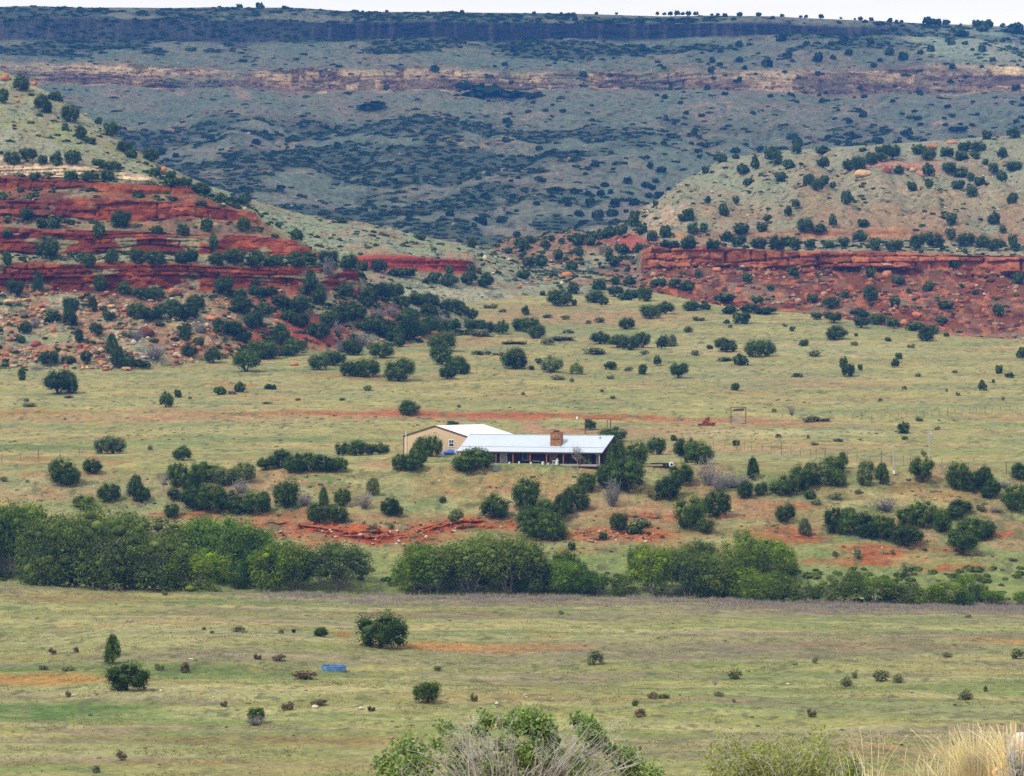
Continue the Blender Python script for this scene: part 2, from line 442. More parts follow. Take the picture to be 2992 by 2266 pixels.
# field behind the house
fb = sstep(600, 640, Y)
C = cmix(C, G['straw'] * .98, fb * .40)
C = cmix(C, G['pink'], fb * sstep(.5, .7, fbm(X / 30, Y / 9, seed=23, oct=4)) * .4)
C = cmix(C, lin((128, 142, 104), KA), fb * sstep(.52, .68, fbm(X / 24, Y / 10, seed=24, oct=4)) * .6)
for a in [('red', 100, 1206, 180, 8, .55), ('red', 560, 1206, 140, 7, .35), ('red', 850, 1208, 200, 7, .85), ('red', 1250, 1212, 260, 12, 1.), ('red', 1540, 1214, 160, 14, 1.), ('red', 1400, 1213, 280, 8, 1.), ('red', 1820, 1220, 150, 7, .9), ('red', 2060, 1229, 190, 6, .9), ('red', 2290, 1238, 110, 4, .6),
          ('pink', 300, 1225, 420, 8, .7), ('pink', 1000, 1222, 500, 8, .5), ('pink', 1555, 1243, 34, 11, 1.), ('pink', 1610, 1258, 70, 8, 1.), ('pink', 1555, 1243, 30, 9, 1.), ('pink', 1610, 1258, 64, 6, 1.), ('pink', 1850, 1262, 300, 18, .7), ('pink', 1300, 1225, 300, 5, .6), ('pink', 2350, 1310, 350, 14, .5),
          ('red', 70, 1341, 90, 5, .6), ('red', 270, 1337, 18, 5, .8), ('red', 340, 1348, 60, 4, .5), ('red', 1390, 990, 30, 7, 1.), ('red', 1010, 1098, 160, 6, .5), ('red', 690, 1125, 80, 5, .6), ('dgreen', 120, 1306, 190, 10, .7), ('green', 500, 1290, 300, 14, .5),
          ('dgreen', 1000, 1285, 260, 8, .5), ('pink', 1700, 925, 330, 22, .6), ('pale', 1250, 860, 170, 10, .7), ('pink', 1300, 1000, 200, 12, .3), ('green', 1960, 1058, 60, 8, .7), ('pink', 2440, 1120, 200, 12, .5), ('pale', 2300, 1020, 400, 20, .4), ('grey', 2200, 1090, 320, 24, .5), ('grey', 200, 1420, 300, 24, .5), ('green', 300, 1480, 200, 30, .4),
          ('pale', 2300, 1265, 400, 10, .5), ('pink', 2050, 1232, 200, 10, .5), ('green', 2700, 1320, 300, 12, .4)]:
    C = paint(C, a[0], *a[1:], br=.75)
# tussock specks
C = C * (0.82 + .36 * n4)[..., None]
C = cmix(C, lin((104, 110, 84), KA), sstep(.64, .72, fbm(X / 1.5, Y / 2.4, seed=26, oct=3)) * .7 * far)
hs = 1 - sstep(60, 120, Y)
C = cmix(C, G['tan'], hs)
C = C * np.array([1.0, .985, .80])
road_cut = blob(px, py, 1200, 1212, 520, 10, .3)
P[..., 1] -= road_cut * 0
M_ground = ground_mat('dry_grassland', 1.3, 0.22, .74, 1.26, .8, .35)
GP = P.copy(); GK = K.copy(); GPX, GPY = px, py
ground = make_terrain('ground', P, C, M_ground)

# ---- generic cliff displacement
def cliff_disp(P, mask, amp, zl=1.1, xl=5.0, seed=0, crack=.5):
    X, Z = P[..., 0].copy(), P[..., 2].copy()
    zw = Z + (vnoise(Z / (2.2 * zl), X / 90, seed=seed + 11) - .5) * 2.6 * zl + (fbm(X / 22, Z / 9, seed=seed, oct=3) - .5) * 1.6 * zl
    lay = np.floor(zw / zl); fr = zw / zl - lay
    prot = vnoise(lay * 3.7, X / (xl * 4), seed=seed + 1)                      # how far a bed stands out
    xw = X / (xl * (.6 + .9 * vnoise(lay * 1.3, lay * 0, seed=seed + 12))) + lay * 0.37 + (fbm(X / xl / 2.5, lay * 3.1, seed=seed + 7, oct=2) - .5) * 2.4
    blk = vnoise(np.floor(xw) + .5, lay + .5, seed=seed + 2)                   # jointed blocks
    blk = _hash(np.floor(xw), lay, lay * 0, seed + 2)
    has = _hash(np.round(xw), lay, lay * 0, seed + 10)
    cr = 1 - (1 - sstep(.0, .11, np.abs(xw - np.round(xw)))) * (has > .35)
    mask = mask * (.2 + 1.0 * sstep(.30, .5, fbm(X / 20, Z / 8, seed=seed + 9, oct=3)))
    thin = vnoise(lay * 2.1, X / 40, seed=seed + 13)
    d = sstep(.25, .6, prot) * 1.1 + blk * .75 - (1 - sstep(0, .16 + .2 * thin, fr)) * (.3 + .8 * thin) - (1 - cr) * crack * 1.3 + (fbm(X / 1.6, Z / 1.2, seed=seed + 3, oct=3) - .5) * .6 + (fbm(X / 15, Z / 40, seed=seed + 4, oct=4) - .5) * 4.5
    P[..., 1] -= d * amp * mask
    return lay, fr, prot, blk

def kmask(K, a, b, s=.15):
    return sstep(a - s, a + .02, K) * (1 - sstep(b - .02, b + s, K))

def scrub_specks(C, X, Y, Z, dens, seed, sc=1.6, col=(70, 82, 62)):
    n = fbm(X / sc, Y / sc, Z / sc, seed=seed, oct=3)
    return cmix(C, lin(col, KA), np.clip(dens * sstep(.60, .70, n), 0, 1))

# ---- left hill
xs = np.concatenate([np.arange(-1300, -200, 9), np.arange(-200, 1500, 3.4)])
ridge = [(-1300, 60), (-400, 140), (0, 203), (30, 215), (150, 272), (240, 332), (330, 388), (400, 442), (470, 492), (520, 525), (560, 548), (650, 588), (745, 622), (765, 645), (860, 700), (930, 738), (948, 752), (1000, 775), (1048, 792), (1062, 812), (1080, 852), (1150, 872), (1250, 892), (1350, 925), (1420, 960), (1500, 1010)]
foot = [(-1300, 1085), (0, 1080), (400, 1080), (560, 1064), (700, 1048), (950, 1032), (1100, 1018), (1250, 1000), (1350, 980), (1420, 985), (1500, 1015)]
def rc(pts):
    cx = np.arange(-1300, 1500, 4.0)
    return list(zip(cx, np.clip(ipl(cx, pts), ipl(cx, ridge), ipl(cx, foot) - 1)))
def rd(base, slope=.0):
    return [(-1300, base), (1500, base + slope)]
bc = [
    (None, [(-1300, 780), (400, 780), (700, 815), (950, 835), (1250, 870), (1350, 890), (1500, 865)], H - 8, 4),
    (foot, [(-1300, 798), (400, 799), (560, 818), (700, 836), (950, 854), (1100, 870), (1250, 890), (1350, 914), (1420, 908), (1500, 880)], None, 60),
    (rc([(-1300, 850), (0, 838), (300, 842), (450, 845), (600, 838), (750, 822), (950, 830), (1060, 862), (1500, 1015)]), [(-1300, 872), (600, 874), (1060, 908), (1500, 950)], None, 34),
    (rc([(-1300, 775), (0, 772), (300, 772), (500, 775), (900, 780), (1045, 786), (1060, 862), (1500, 1015)]), [(-1300, 877), (600, 879), (1060, 911), (1500, 953)], None, 16),
    (rc([(-1300, 740), (0, 738), (300, 735), (600, 738), (900, 745), (945, 750), (1060, 810)]), [(-1300, 893), (600, 895), (1060, 920), (1500, 958)], None, 34),
    (rc([(-1300, 650), (0, 665), (250, 672), (500, 682), (700, 688), (860, 700), (940, 722), (1000, 765)]), [(-1300, 903), (600, 905), (1060, 924), (1500, 960)], None, 20),
    (rc([(-1300, 620), (0, 622), (300, 640), (500, 640), (750, 640), (900, 715)]), [(-1300, 914), (600, 916), (1060, 928), (1500, 962)], None, 18),
    (rc([(-1300, 580), (0, 585), (380, 585), (500, 592), (640, 605), (760, 628)]), [(-1300, 920), (600, 922), (1060, 931), (1500, 963)], None, 16),
    (rc([(-1300, 550), (0, 548), (300, 552), (560, 560), (640, 590)]), [(-1300, 931), (600, 933), (1060, 938), (1500, 964)], None, 12),
    (rc([(-1300, 520), (0, 520), (200, 530), (400, 540), (560, 548)]), [(-1300, 935), (600, 937), (1060, 941), (1500, 965)], None, 8),
    (rc([(-1300, 512), (0, 512), (200, 520), (400, 528)]), [(-1300, 941), (600, 943), (1060, 945), (1500, 966)], None, 16),
    (rc([(-1300, 478), (0, 482), (200, 492), (440, 515)]), [(-1300, 946), (600, 947), (1060, 949), (1500, 967)], None, 60),
    (ridge, [(-1300, 1090), (0, 1070), (400, 1000), (600, 960), (1060, 958), (1500, 970)], None, 6),
    (None, [(-1300, 1150), (0, 1120), (1500, 1010)], [(-1300, H + 110), (0, H + 96), (470, H + 55), (760, H + 42), (1060, H + 22), (1500, H - 2)], 1)]
P, K = loft(bc, xs); K = K - 1
px, py = pix(P)
X, Y, Z = P[..., 0].copy(), P[..., 1].copy(), P[..., 2].copy()
nose = 1 - sstep(1040, 1070, px)
m1 = kmask(K, 1, 2) * nose; m2 = kmask(K, 3, 4) * (1 - sstep(930, 960, px)); m3 = kmask(K, 5, 6) * (1 - sstep(750, 775, px)); m4 = kmask(K, 7, 8) * (1 - sstep(555, 575, px)); m5 = kmask(K, 9, 10) * (1 - sstep(440, 470, px))
lay, fr, prot, blk = cliff_disp(P, m1 + m2 + m3 * .9 + m4 * .9, 1.4, 1.9, 5.4, 100, .8)
P[..., 1] -= (m1 + m2 + m3 + m4) * ((fbm(X / 2.6, Z / 1.4, seed=340, oct=4) - .5) * 3.0 + (fbm(X / 8, Z / 4, seed=341, oct=3) - .5) * 4)
lay5, fr5, _, blk5 = cliff_disp(P, m5, 1.7, 1.3, 2.6, 150)
slope = 1 - np.clip(m1 + m2 + m3 + m4 + m5, 0, 1)
P[..., 2] += slope * ((fbm(X / 20, Y / 20, seed=61, oct=4) - .5) * 4.0 + (fbm(X / 4, Y / 4, seed=62, oct=3) - .5) * 1.1) * sstep(0, .25, K) * (1 - .8 * kmask(K, 10.7, 11.2))
# colours
C = cmix(G['grey'][None, None] * np.ones(P.shape), G['olive'], sstep(.4, .6, fbm(X / 12, Y / 12, seed=63)))
C = cmix(C, lin((152, 142, 108), KA), sstep(.45, .6, fbm(X / 7, Z / 5, seed=64)) * .6)
low = 1 - sstep(.8, 1.2, K)
C = cmix(C, lin((170, 118, 84), KA), low * sstep(.42, .58, fbm(X / 10, Z / 5, seed=65, oct=4)) * .8)
C = cmix(C, lin((196, 166, 124), KA), low * sstep(.56, .64, fbm(X / 2.0, Z / 1.2, seed=66, oct=3)) * .7 * (1 - sstep(650, 850, px)))
C = cmix(C, lin((168, 74, 56), KA), low * sstep(.5, .62, fbm(X / 9, Z / 6, seed=67, oct=4)) * sstep(500, 800, px) * .9)
C = cmix(C, G['olive'], (1 - sstep(0, .14, K)) * .9)
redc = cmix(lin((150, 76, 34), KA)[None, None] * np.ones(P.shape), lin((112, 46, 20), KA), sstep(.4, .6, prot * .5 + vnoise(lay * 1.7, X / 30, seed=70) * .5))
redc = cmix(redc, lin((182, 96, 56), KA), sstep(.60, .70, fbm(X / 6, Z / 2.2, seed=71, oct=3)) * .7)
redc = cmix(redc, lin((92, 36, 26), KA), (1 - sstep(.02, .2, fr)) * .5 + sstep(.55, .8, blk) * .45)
mid = kmask(K, 4, 8.6, .3) * (1 - sstep(.56, .66, fbm(X / 14, Z / 5, seed=72, oct=4)) * .7) * (1 - sstep(560 + (K - 8) * -70, 640 + (K - 8) * -70, px))
mid *= (1 - .3*sstep(250, 420, px) * kmask(K, 4, 5, .1))
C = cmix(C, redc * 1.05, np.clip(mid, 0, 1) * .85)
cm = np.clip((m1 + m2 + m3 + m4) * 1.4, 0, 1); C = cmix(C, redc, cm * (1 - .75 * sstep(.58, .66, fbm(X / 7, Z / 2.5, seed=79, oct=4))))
C = cmix(C, lin((224, 198, 158), KA) * (0.55 + .65 * blk5)[..., None], np.clip(m5 * 1.4, 0, 1) * sstep(.30, .45, fbm(X / 5, Z / 3, seed=74)))
C = scrub_specks(C, X, Y, Z, slope * .75, 76, 1.7)
C = scrub_specks(C, X, Y, Z, low * .8, 77, 3.2, (66, 80, 62))
C = C * (0.85 + .3 * fbm(X / 1.1, Z / .8, seed=78, oct=2))[..., None]
M_hill = ground_mat('rocky_hillside', 0.9, 0.2, .70, 1.3, .9, .5)
HLW = (P.copy(), px, py, slope, low, K.copy())
hill_left = make_terrain('hillside', P, C, M_hill)

# ---- green spur behind the left hill
xs = np.arange(250, 1620, 4.0)
ridge = [(250, 420), (400, 440), (470, 488), (640, 560), (760, 592), (860, 625), (960, 645), (1060, 648), (1150, 668), (1250, 690), (1350, 705), (1430, 720), (1500, 745), (1620, 800)]
foot = [(250, 900), (1000, 860), (1150, 878), (1300, 868), (1450, 872), (1620, 880)]
sc_ = [(None, [(250, 930), (1450, 1010), (1620, 1040)], H + 4, 3), (foot, [(250, 960), (1000, 965), (1450, 1045), (1620, 1070)], None, 24),
       ([(250, 800), (1030, 782), (1200, 780), (1385, 792), (1450, 800), (1620, 850)], [(250, 1050), (1100, 1060), (1620, 1100)], None, 10),
       ([(250, 790), (1030, 757), (1200, 752), (1380, 762), (1400, 780), (1620, 840)], [(250, 1052), (1100, 1062), (1620, 1102)], None, 50),
       (ridge, [(250, 1190), (1000, 1180), (1620, 1180)], None, 5),
       (None, 1300, [(250, H + 80), (960, H + 45), (1430, H + 36), (1620, H + 30)], 1)]
P, K = loft(sc_, xs); K = K - 1
px, py = pix(P); X, Y, Z = P[..., 0].copy(), P[..., 1].copy(), P[..., 2].copy()
m1 = kmask(K, 1, 2) * sstep(1010, 1040, px) * (1 - sstep(1370, 1400, px))
lay, fr, prot, blk = cliff_disp(P, m1, 1.2, 1.0, 4.0, 200)
slope = 1 - m1
P[..., 2] += slope * ((fbm(X / 24, Y / 24, seed=81, oct=4) - .5) * 4 + (fbm(X / 4, Y / 4, seed=82, oct=3) - .5) * 1.3) * sstep(0, .3, K)
C = cmix(lin((150, 158, 118), KA)[None, None] * np.ones(P.shape), G['grey'], sstep(.4, .6, fbm(X / 12, Y / 12, seed=83)))
C = cmix(C, lin((168, 128, 98), KA), sstep(.54, .66, fbm(X / 12, Y / 9, seed=84)) * .6)
C = cmix(C, G['pale'], (1 - sstep(.1, .5, K)) * .7)
C = cmix(C, lin((168, 72, 48), KA) * (0.75 + .4 * blk)[..., None], np.clip(m1 * 1.4, 0, 1))
C = cmix(C, lin((176, 92, 72), KA), blob(px, py, 1350, 700, 60, 10) * .0)
C = scrub_specks(C, X, Y, Z, slope * .8, 86, 2.0); C = scrub_specks(C, X, Y, Z, slope * .5, 87, 4.0)
C = C * (0.85 + .3 * fbm(X / 1.4, Z / 1, seed=88, oct=2))[..., None]
SPW = (P.copy(), px, py, slope)
spur = make_terrain('hill_spur', P, C, M_hill)

# ---- right hill
xs = np.concatenate([np.arange(1280, 3200, 3.6), np.arange(3200, 4300, 9)])
ridge = [(1280, 790), (1400, 750), (1500, 716), (1650, 702), (1780, 690), (1840, 655), (1862, 622), (1900, 600), (1990, 535), (2060, 492), (2110, 462), (2250, 442), (2400, 432), (2700, 414), (2992, 392), (3200, 370), (4300, 300)]
def rc2(pts):
    cx = np.arange(1280, 4300, 4.0)
    return list(zip(cx, np.maximum(ipl(cx, pts), ipl(cx, ridge) + .5)))
rcv = [
    (None, [(1280, 1030), (1900, 1030), (2100, 985), (2992, 935), (4300, 920)], [(1280, H + 5), (1900, H + 5), (2992, H - 5), (4300, H - 5)], 3),
    ([(1280, 870), (1500, 862), (1700, 862), (1900, 880), (2100, 930), (2992, 1040), (4300, 1060)], [(1280, 1062), (1900, 1065), (2100, 1010), (2992, 965), (4300, 940)], None, 60),
    (rc2([(1280, 820), (1500, 800), (1700, 805), (1855, 815), (1880, 802), (2000, 795), (2300, 790), (2600, 795), (2992, 808), (4300, 820)]), [(1280, 1130), (1855, 1140), (1900, 1120), (4300, 1100)], None, 26),
    (rc2([(1280, 812), (1500, 790), (1700, 795), (1858, 800), (1872, 738), (1900, 724), (1995, 730), (2100, 724), (2300, 735), (2600, 740), (2992, 748), (4300, 755)]), [(1280, 1140), (1855, 1150), (1900, 1124), (4300, 1104)], None, 24),
    (rc2([(1280, 780), (1500, 745), (1850, 735), (1900, 706), (2300, 700), (2992, 706), (4300, 715)]), [(1280, 1190), (4300, 1170)], None, 6),
    (rc2([(1280, 775), (1500, 738), (1850, 722), (1900, 690), (2300, 678), (2992, 686), (4300, 700)]), [(1280, 1196), (4300, 1176)], None, 44),
    (rc2([(1280, 760), (1850, 640), (2000, 600), (2500, 575), (2992, 580), (4300, 560)]), [(1280, 1240), (4300, 1250)], None, 44),
    (rc2([(1280, 760), (1850, 640), (2000, 560), (2300, 512), (2480, 512), (2600, 505), (2750, 520), (2992, 510), (4300, 480)]), [(1280, 1280), (4300, 1320)], None, 10),
    (rc2([(1280, 760), (1850, 640), (2000, 555), (2300, 500), (2490, 492), (2600, 478), (2750, 490), (2992, 480), (4300, 440)]), [(1280, 1284), (4300, 1326)], None, 24),
    (ridge, [(1280, 1290), (1860, 1310), (2300, 1390), (4300, 1420)], None, 5),
    (None, 1560, [(1280, H + 50), (1862, H + 55), (2110, H + 84), (2992, H + 100), (4300, H + 120)], 1)]
P, K = loft(rcv, xs); K = K - 1
px, py = pix(P); X, Y, Z = P[..., 0].copy(), P[..., 1].copy(), P[..., 2].copy()
rt = sstep(1868, 1880, px); tal_pre = (1 - sstep(1.1, 1.4, K)) * sstep(0, .2, K) * rt * .6
m1 = kmask(K, 1.25, 2) * rt; m2 = kmask(K, 3, 4) * sstep(1980, 2050, px) * .5; m3 = kmask(K, 6, 7) * sstep(2460, 2490, px) * (1 - sstep(2720, 2760, px))
lay, fr, prot, blk = cliff_disp(P, m1 * 1.1 + m2 + m3 * 1.2, 1.7, 3.1, 8.5, 300, .9)
P[..., 1] -= (m1 + tal_pre) * ((fbm(X / 3.2, Z / 1.8, seed=330, oct=4) - .5) * 3.2 + (fbm(X / 9, Z / 5, seed=331, oct=3) - .5) * 5)
slope = 1 - np.clip(m1 + m2 + m3, 0, 1)
P[..., 1] -= slope * (1 - sstep(1.1, 1.5, K)) * rt * (fbm(X / 5, Z / 3, seed=127, oct=4) - .5) * 9 * sstep(0, .2, K)
gul = np.abs(fbm(X / 26, Y / 90, seed=91, oct=4) - .5) * 2
P[..., 2] += slope * ((fbm(X / 34, Y / 34, seed=92, oct=4) - .5) * 6 + (fbm(X / 5, Y / 5, seed=93, oct=3) - .5) * 1.4 + gul * 9 * kmask(K, 4.5, 7.5, .6)) * sstep(0, .3, K) * (1 - .85 * kmask(K, 7.8, 8.2))
C = cmix(lin((158, 152, 120), KA)[None, None] * np.ones(P.shape), G['grey'], sstep(.4, .6, fbm(X / 16, Y / 16, seed=94)))
C = cmix(C, lin((140, 146, 108), KA), sstep(.5, .64, fbm(X / 10, Y / 16, seed=95)) * .6)
C = cmix(C, lin((172, 148, 112), KA), sstep(.50, .64, fbm(X / 20, Z / 9, seed=96)) * .5)
C = cmix(C, lin((164, 134, 98), KA), np.clip((blob(px, py, 2590, 650, 170, 48) + blob(px, py, 2380, 610, 60, 90) * .7 + blob(px, py, 2150, 640, 130, 30) * .8 + blob(px, py, 2955, 640, 40, 60) + blob(px, py, 2760, 660, 80, 40) * .7 + blob(px, py, 2780, 600, 60, 40) * .4), 0, 1) * .85)
C = cmix(C, lin((196, 166, 132), KA), np.clip(blob(px, py, 1930, 640, 60, 45) * .9 + blob(px, py, 2630, 560, 60, 14) * .6 + blob(px, py, 2080, 700, 200, 8) * .7 + blob(px, py, 2900, 690, 150, 8) * .6, 0, 1) * sstep(.4, .55, fbm(X / 3, Z / 2, seed=97)))
tal = (1 - sstep(1.1, 1.5, K)) * rt
talc = cmix(lin((128, 72, 40), KA)[None, None] * np.ones(P.shape), lin((132, 92, 66), KA), sstep(.45, .6, fbm(X / 10, Z / 5, seed=98, oct=4)))
talc = cmix(talc, lin((146, 128, 100), KA), sstep(.52, .66, fbm(X / 18, Z / 4, seed=99, oct=4)) * .7)
talc = cmix(talc, lin((84, 42, 34), KA), sstep(.56, .66, fbm(X / 5, Z / 2.0, seed=126, oct=4)) * .7)
talc = cmix(talc, lin((192, 116, 76), KA), sstep(.58, .66, fbm(X / 2.4, Z / 1.6, seed=101, oct=3)) * .8)
C = cmix(C, talc, tal)
thr = (1 - sstep(1860, 1880, px)) * kmask(K, .5, 8, .3)
C = cmix(C, lin((156, 108, 78), KA), thr * sstep(.46, .58, fbm(X / 14, Z / 8, seed=102, oct=4)) * .85)
C = cmix(C, lin((176, 76, 62), KA), np.clip(blob(px, py, 1870, 715, 60, 20) + blob(px, py, 1470, 700, 40, 9) + blob(px, py, 1790, 700, 60, 12) * .8, 0, 1) * .85)
C = cmix(C, lin((192, 142, 94), KA), np.clip(blob(px, py, 1840, 688, 28, 9) + blob(px, py, 1985, 693, 30, 8) + blob(px, py, 2400, 684, 60, 8) + blob(px, py, 2590, 680, 60, 8), 0, 1))
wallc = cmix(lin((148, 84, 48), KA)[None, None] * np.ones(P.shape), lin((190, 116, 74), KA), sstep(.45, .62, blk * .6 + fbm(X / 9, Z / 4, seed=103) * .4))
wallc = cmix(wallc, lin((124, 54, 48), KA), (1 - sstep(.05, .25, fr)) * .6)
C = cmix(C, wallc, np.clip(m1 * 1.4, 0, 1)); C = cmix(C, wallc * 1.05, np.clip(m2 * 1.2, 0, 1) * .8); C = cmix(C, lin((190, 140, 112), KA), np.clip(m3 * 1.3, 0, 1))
C = scrub_specks(C, X, Y, Z, slope * .7 * (1 - tal * .5), 104, 2.0); C = scrub_specks(C, X, Y, Z, thr * .9, 105, 4.5, (62, 78, 62)); C = scrub_specks(C, X, Y, Z, kmask(K, 2.1, 2.9, .1) * rt, 106, 4.5, (56, 72, 54))
C = C * (0.85 + .3 * fbm(X / 1.6, Z / 1.1, seed=107, oct=2))[..., None]
HRW = (P.copy(), px, py, slope, tal, thr, K.copy())
hill_right = make_terrain('hill', P, C, M_hill)

# ---- far mesa
xs = np.concatenate([np.arange(-2600, -200, 16), np.arange(-200, 3250, 5.0), np.arange(3250, 5600, 16)])
cr_ = [(-2600, 18), (0, 24), (500, 25), (600, 21), (850, 22), (1000, 30), (1500, 35), (2000, 39), (2250, 43), (2450, 50), (2650, 62), (2850, 72), (2992, 79), (4000, 120), (5600, 160)]
def off(v): return [(a, b + v) for a, b in cr_]
mc = [
    ([(-2600, 745), (5600, 745)], [(-2600, 1600), (5600, 1620)], None, 34),
    ([(-2600, 560), (2992, 590), (5600, 590)], [(-2600, 1800), (5600, 1850)], None, 50),
    ([(-2600, 400), (1500, 400), (2992, 420), (5600, 430)], [(-2600, 2080), (5600, 2120)], None, 40),
    ([(-2600, 262), (150, 240), (400, 255), (700, 260), (1000, 262), (1300, 262), (1500, 268), (2000, 264), (2992, 270), (5600, 280)], [(-2600, 2330), (5600, 2370)], None, 22),
    ([(-2600, 215), (150, 200), (400, 206), (700, 210), (900, 205), (1150, 206), (1300, 214), (1500, 226), (2000, 205), (2400, 210), (2700, 196), (2992, 200), (5600, 215)], [(-2600, 2338), (5600, 2380)], None, 40),
    ([(-2600, 125), (0, 120), (1000, 118), (1500, 116), (1900, 104), (2200, 98), (2600, 104), (2992, 130), (5600, 220)], [(-2600, 2480), (5600, 2520)], None, 22),
    ([(-2600, 60), (0, 58), (700, 58), (1000, 66), (1500, 66), (2000, 62), (2300, 70), (2600, 84), (2992, 112), (5600, 200)], [(-2600, 2488), (5600, 2530)], None, 14),
    (off(0), [(-2600, 2530), (5600, 2580)], None, 4),
    (None, 2700, [(a, H - (b - HY) / F * 2550 + 1.0) for a, b in cr_], 3), (None, 2860, [(a, H - (b - HY) / F * 2550 - 10.0) for a, b in cr_], 1)]
P, K = loft(mc, xs)
px, py = pix(P); X, Y, Z = P[..., 0].copy(), P[..., 1].copy(), P[..., 2].copy()
capw = (.55 + .45 * sstep(850, 1000, px)) * (1 - sstep(2350, 2750, px) * .6)
m1 = kmask(K, 3, 4) * (.5 + .5 * sstep(.35, .5, fbm(X / 60, Y * 0, seed=110, oct=3))); m2 = kmask(K, 5, 6, .1) * (.35 + .65 * capw)
lay, fr, prot, blk = cliff_disp(P, m1, 3.6, 3.2, 11, 400, .7)
col_ = fbm(X / 4.5, Z / 60, seed=111, oct=3); P[..., 1] -= m2 * (col_ - .5) * 7
cliff_disp(P, m2 * .5, 3.0, 6.0, 7, 450, 1.0)
slope = 1 - np.clip(m1 + m2, 0, 1)
P[..., 2] += slope * (np.abs(fbm(X / 70, Y / 260, seed=128, oct=4) - .5) * 2) ** .8 * 16 * kmask(K, .3, 2.6, .5)
rib = (1 - np.abs(fbm(X / 110, Y / 500, seed=112, oct=4) - .5) * 3)
P[..., 2] += slope * ((fbm(X / 90, Y / 90, seed=113, oct=5) - .5) * 14 * (1 - sstep(6.2, 6.9, K)) + (fbm(X / 12, Y / 12, seed=114, oct=3) - .5) * 3) * sstep(0, .3, K) * (1 - .9 * kmask(K, 6.6, 9, .2))
P[..., 1] -= slope * rib * 22 * kmask(K, 2.4, 5, .8)
P[..., 1] += (fbm(X / 160, X * 0, seed=115, oct=3) - .5) * 60 * kmask(K, 2, 7, 1.0)
C = cmix(lin((136, 138, 114), KA)[None, None] * np.ones(P.shape), lin((124, 136, 110), KA), sstep(.4, .6, fbm(X / 60, Y / 60, seed=116)))
C = cmix(C, lin((164, 142, 112), KA), sstep(.52, .66, fbm(X / 34, Y / 40, seed=117, oct=4)) * .4 * (1 - sstep(4.2, 5, K)))
ks = lambda a, b, s: kmask(K, a, b, s)
left = 1 - sstep(1500, 2100, px)
dens = ks(.2, 1.9, .5) * (.45 + .4 * left) + (ks(4.55, 7.0, .3) * 1.0 * (1 - .55 * sstep(1500, 2300, px)) * (1 - .9 * (blob(px, py, 1010, 170, 60, 60, .5) + blob(px, py, 870, 165, 130, 34, .5) + blob(px, py, 1400, 170, 110, 34, .6) + blob(px, py, 560, 175, 60, 24, .6) + blob(px, py, 330, 160, 40, 24, .6)))) - blob(px, py, 1900, 560, 420, 90, .6) * .6 * ks(0, 2, .2)
sn = fbm(X / 42, Y / 30, Z / 20, seed=118, oct=5)
scrub = sstep(.60 - dens * .22, .66 - dens * .22, sn) * np.clip(dens * 1.6, 0, 1)
C = cmix(C, lin((58, 72, 48), KA), scrub * .62 * slope)
C = scrub_specks(C, X, Y, Z, slope * .7, 119, 4.0, (78, 90, 66))
sand = lin((214, 182, 138), KA) * (0.42 + .85 * blk)[..., None]  # block contrast raised in albedo to stand in for sun relief under cloud shade
sand = cmix(sand, lin((120, 96, 88), KA), sstep(.4, .6, prot) * .7)
sand = cmix(sand, lin((226, 198, 150), KA), sstep(3.6, 3.75, K) * (1 - sstep(4.02, 4.08, K)) * sstep(.4, .5, fbm(X / 50, X * 0, seed=125, oct=3)) * .95)
C = cmix(C, sand, np.clip(m1 * 1.7, 0, 1) * (.35 + .65 * sstep(.36, .5, fbm(X / 45, Z / 14, seed=120, oct=4))) * (.6 + .4 * sstep(80, 300, px)))
cap = cmix(lin((56, 58, 62), KA)[None, None] * np.ones(P.shape), lin((86, 80, 80), KA), sstep(.54, .68, col_))
C = cmix(C, cap, np.clip(m2 * 1.3, 0, 1) * (.55 + .45 * capw))
C = cmix(C, lin((150, 136, 106), KA), sstep(6.85, 6.97, K) * .6)
C = cmix(C, lin((186, 136, 108), KA), blob(px, py, 2340, 250, 300, 16) * sstep(.4, .6, fbm(X / 30, Z / 10, seed=121)) * .6)
for a in [(350, 300, 50, 14), (520, 390, 40, 20), (840, 430, 60, 14), (1350, 450, 80, 14), (1480, 430, 50, 12), (1600, 540, 40, 8), (2080, 350, 90, 24), (2500, 330, 60, 30), (1550, 350, 80, 12), (530, 300, 24, 10), (710, 310, 30, 20), (2760, 380, 70, 12)]:
    C = cmix(C, lin((190, 156, 128), KA), blob(px, py, *a, .6) * sstep(.52, .62, fbm(X / 5, Y / 5, seed=122, oct=3)) * .8)
C = C * 1.4 * (0.85 + .3 * fbm(X / 3, Z / 2, seed=123, oct=2))[..., None]
M_mesa = ground_mat('mesa_slopes', 0.35, 0.06, .68, 1.32, .9, 1.6)
MSW = (P.copy(), px, py, slope, scrub, K.copy(), m1)
mesa = make_terrain('mesa_terrain', P, C, M_mesa)

bpy.context.view_layer.update()
TERR = [ground, hill_left, spur, hill_right, mesa]
EYE = Vector((0, 0, H))
def hit(x, y, objs=None):
    d = Vector(((x - CX) / F, 1.0, -(y - HY) / F)).normalized()
    best = None
    for o in (objs or TERR):
        ok, p, n, i = o.ray_cast(EYE, d)
        if ok and (best is None or p.y < best[0].y): best = (p, n, o)
    return best
def drop(x, y, objs=None):
    """ground height under the world point"""
    best = None
    for o in (objs or TERR):
        ok, p, n, i = o.ray_cast(Vector((x, y, 900)), Vector((0, 0, -1)))
        if ok and (best is None or p.z > best.z): best = p
    return best.z if best else 0.0

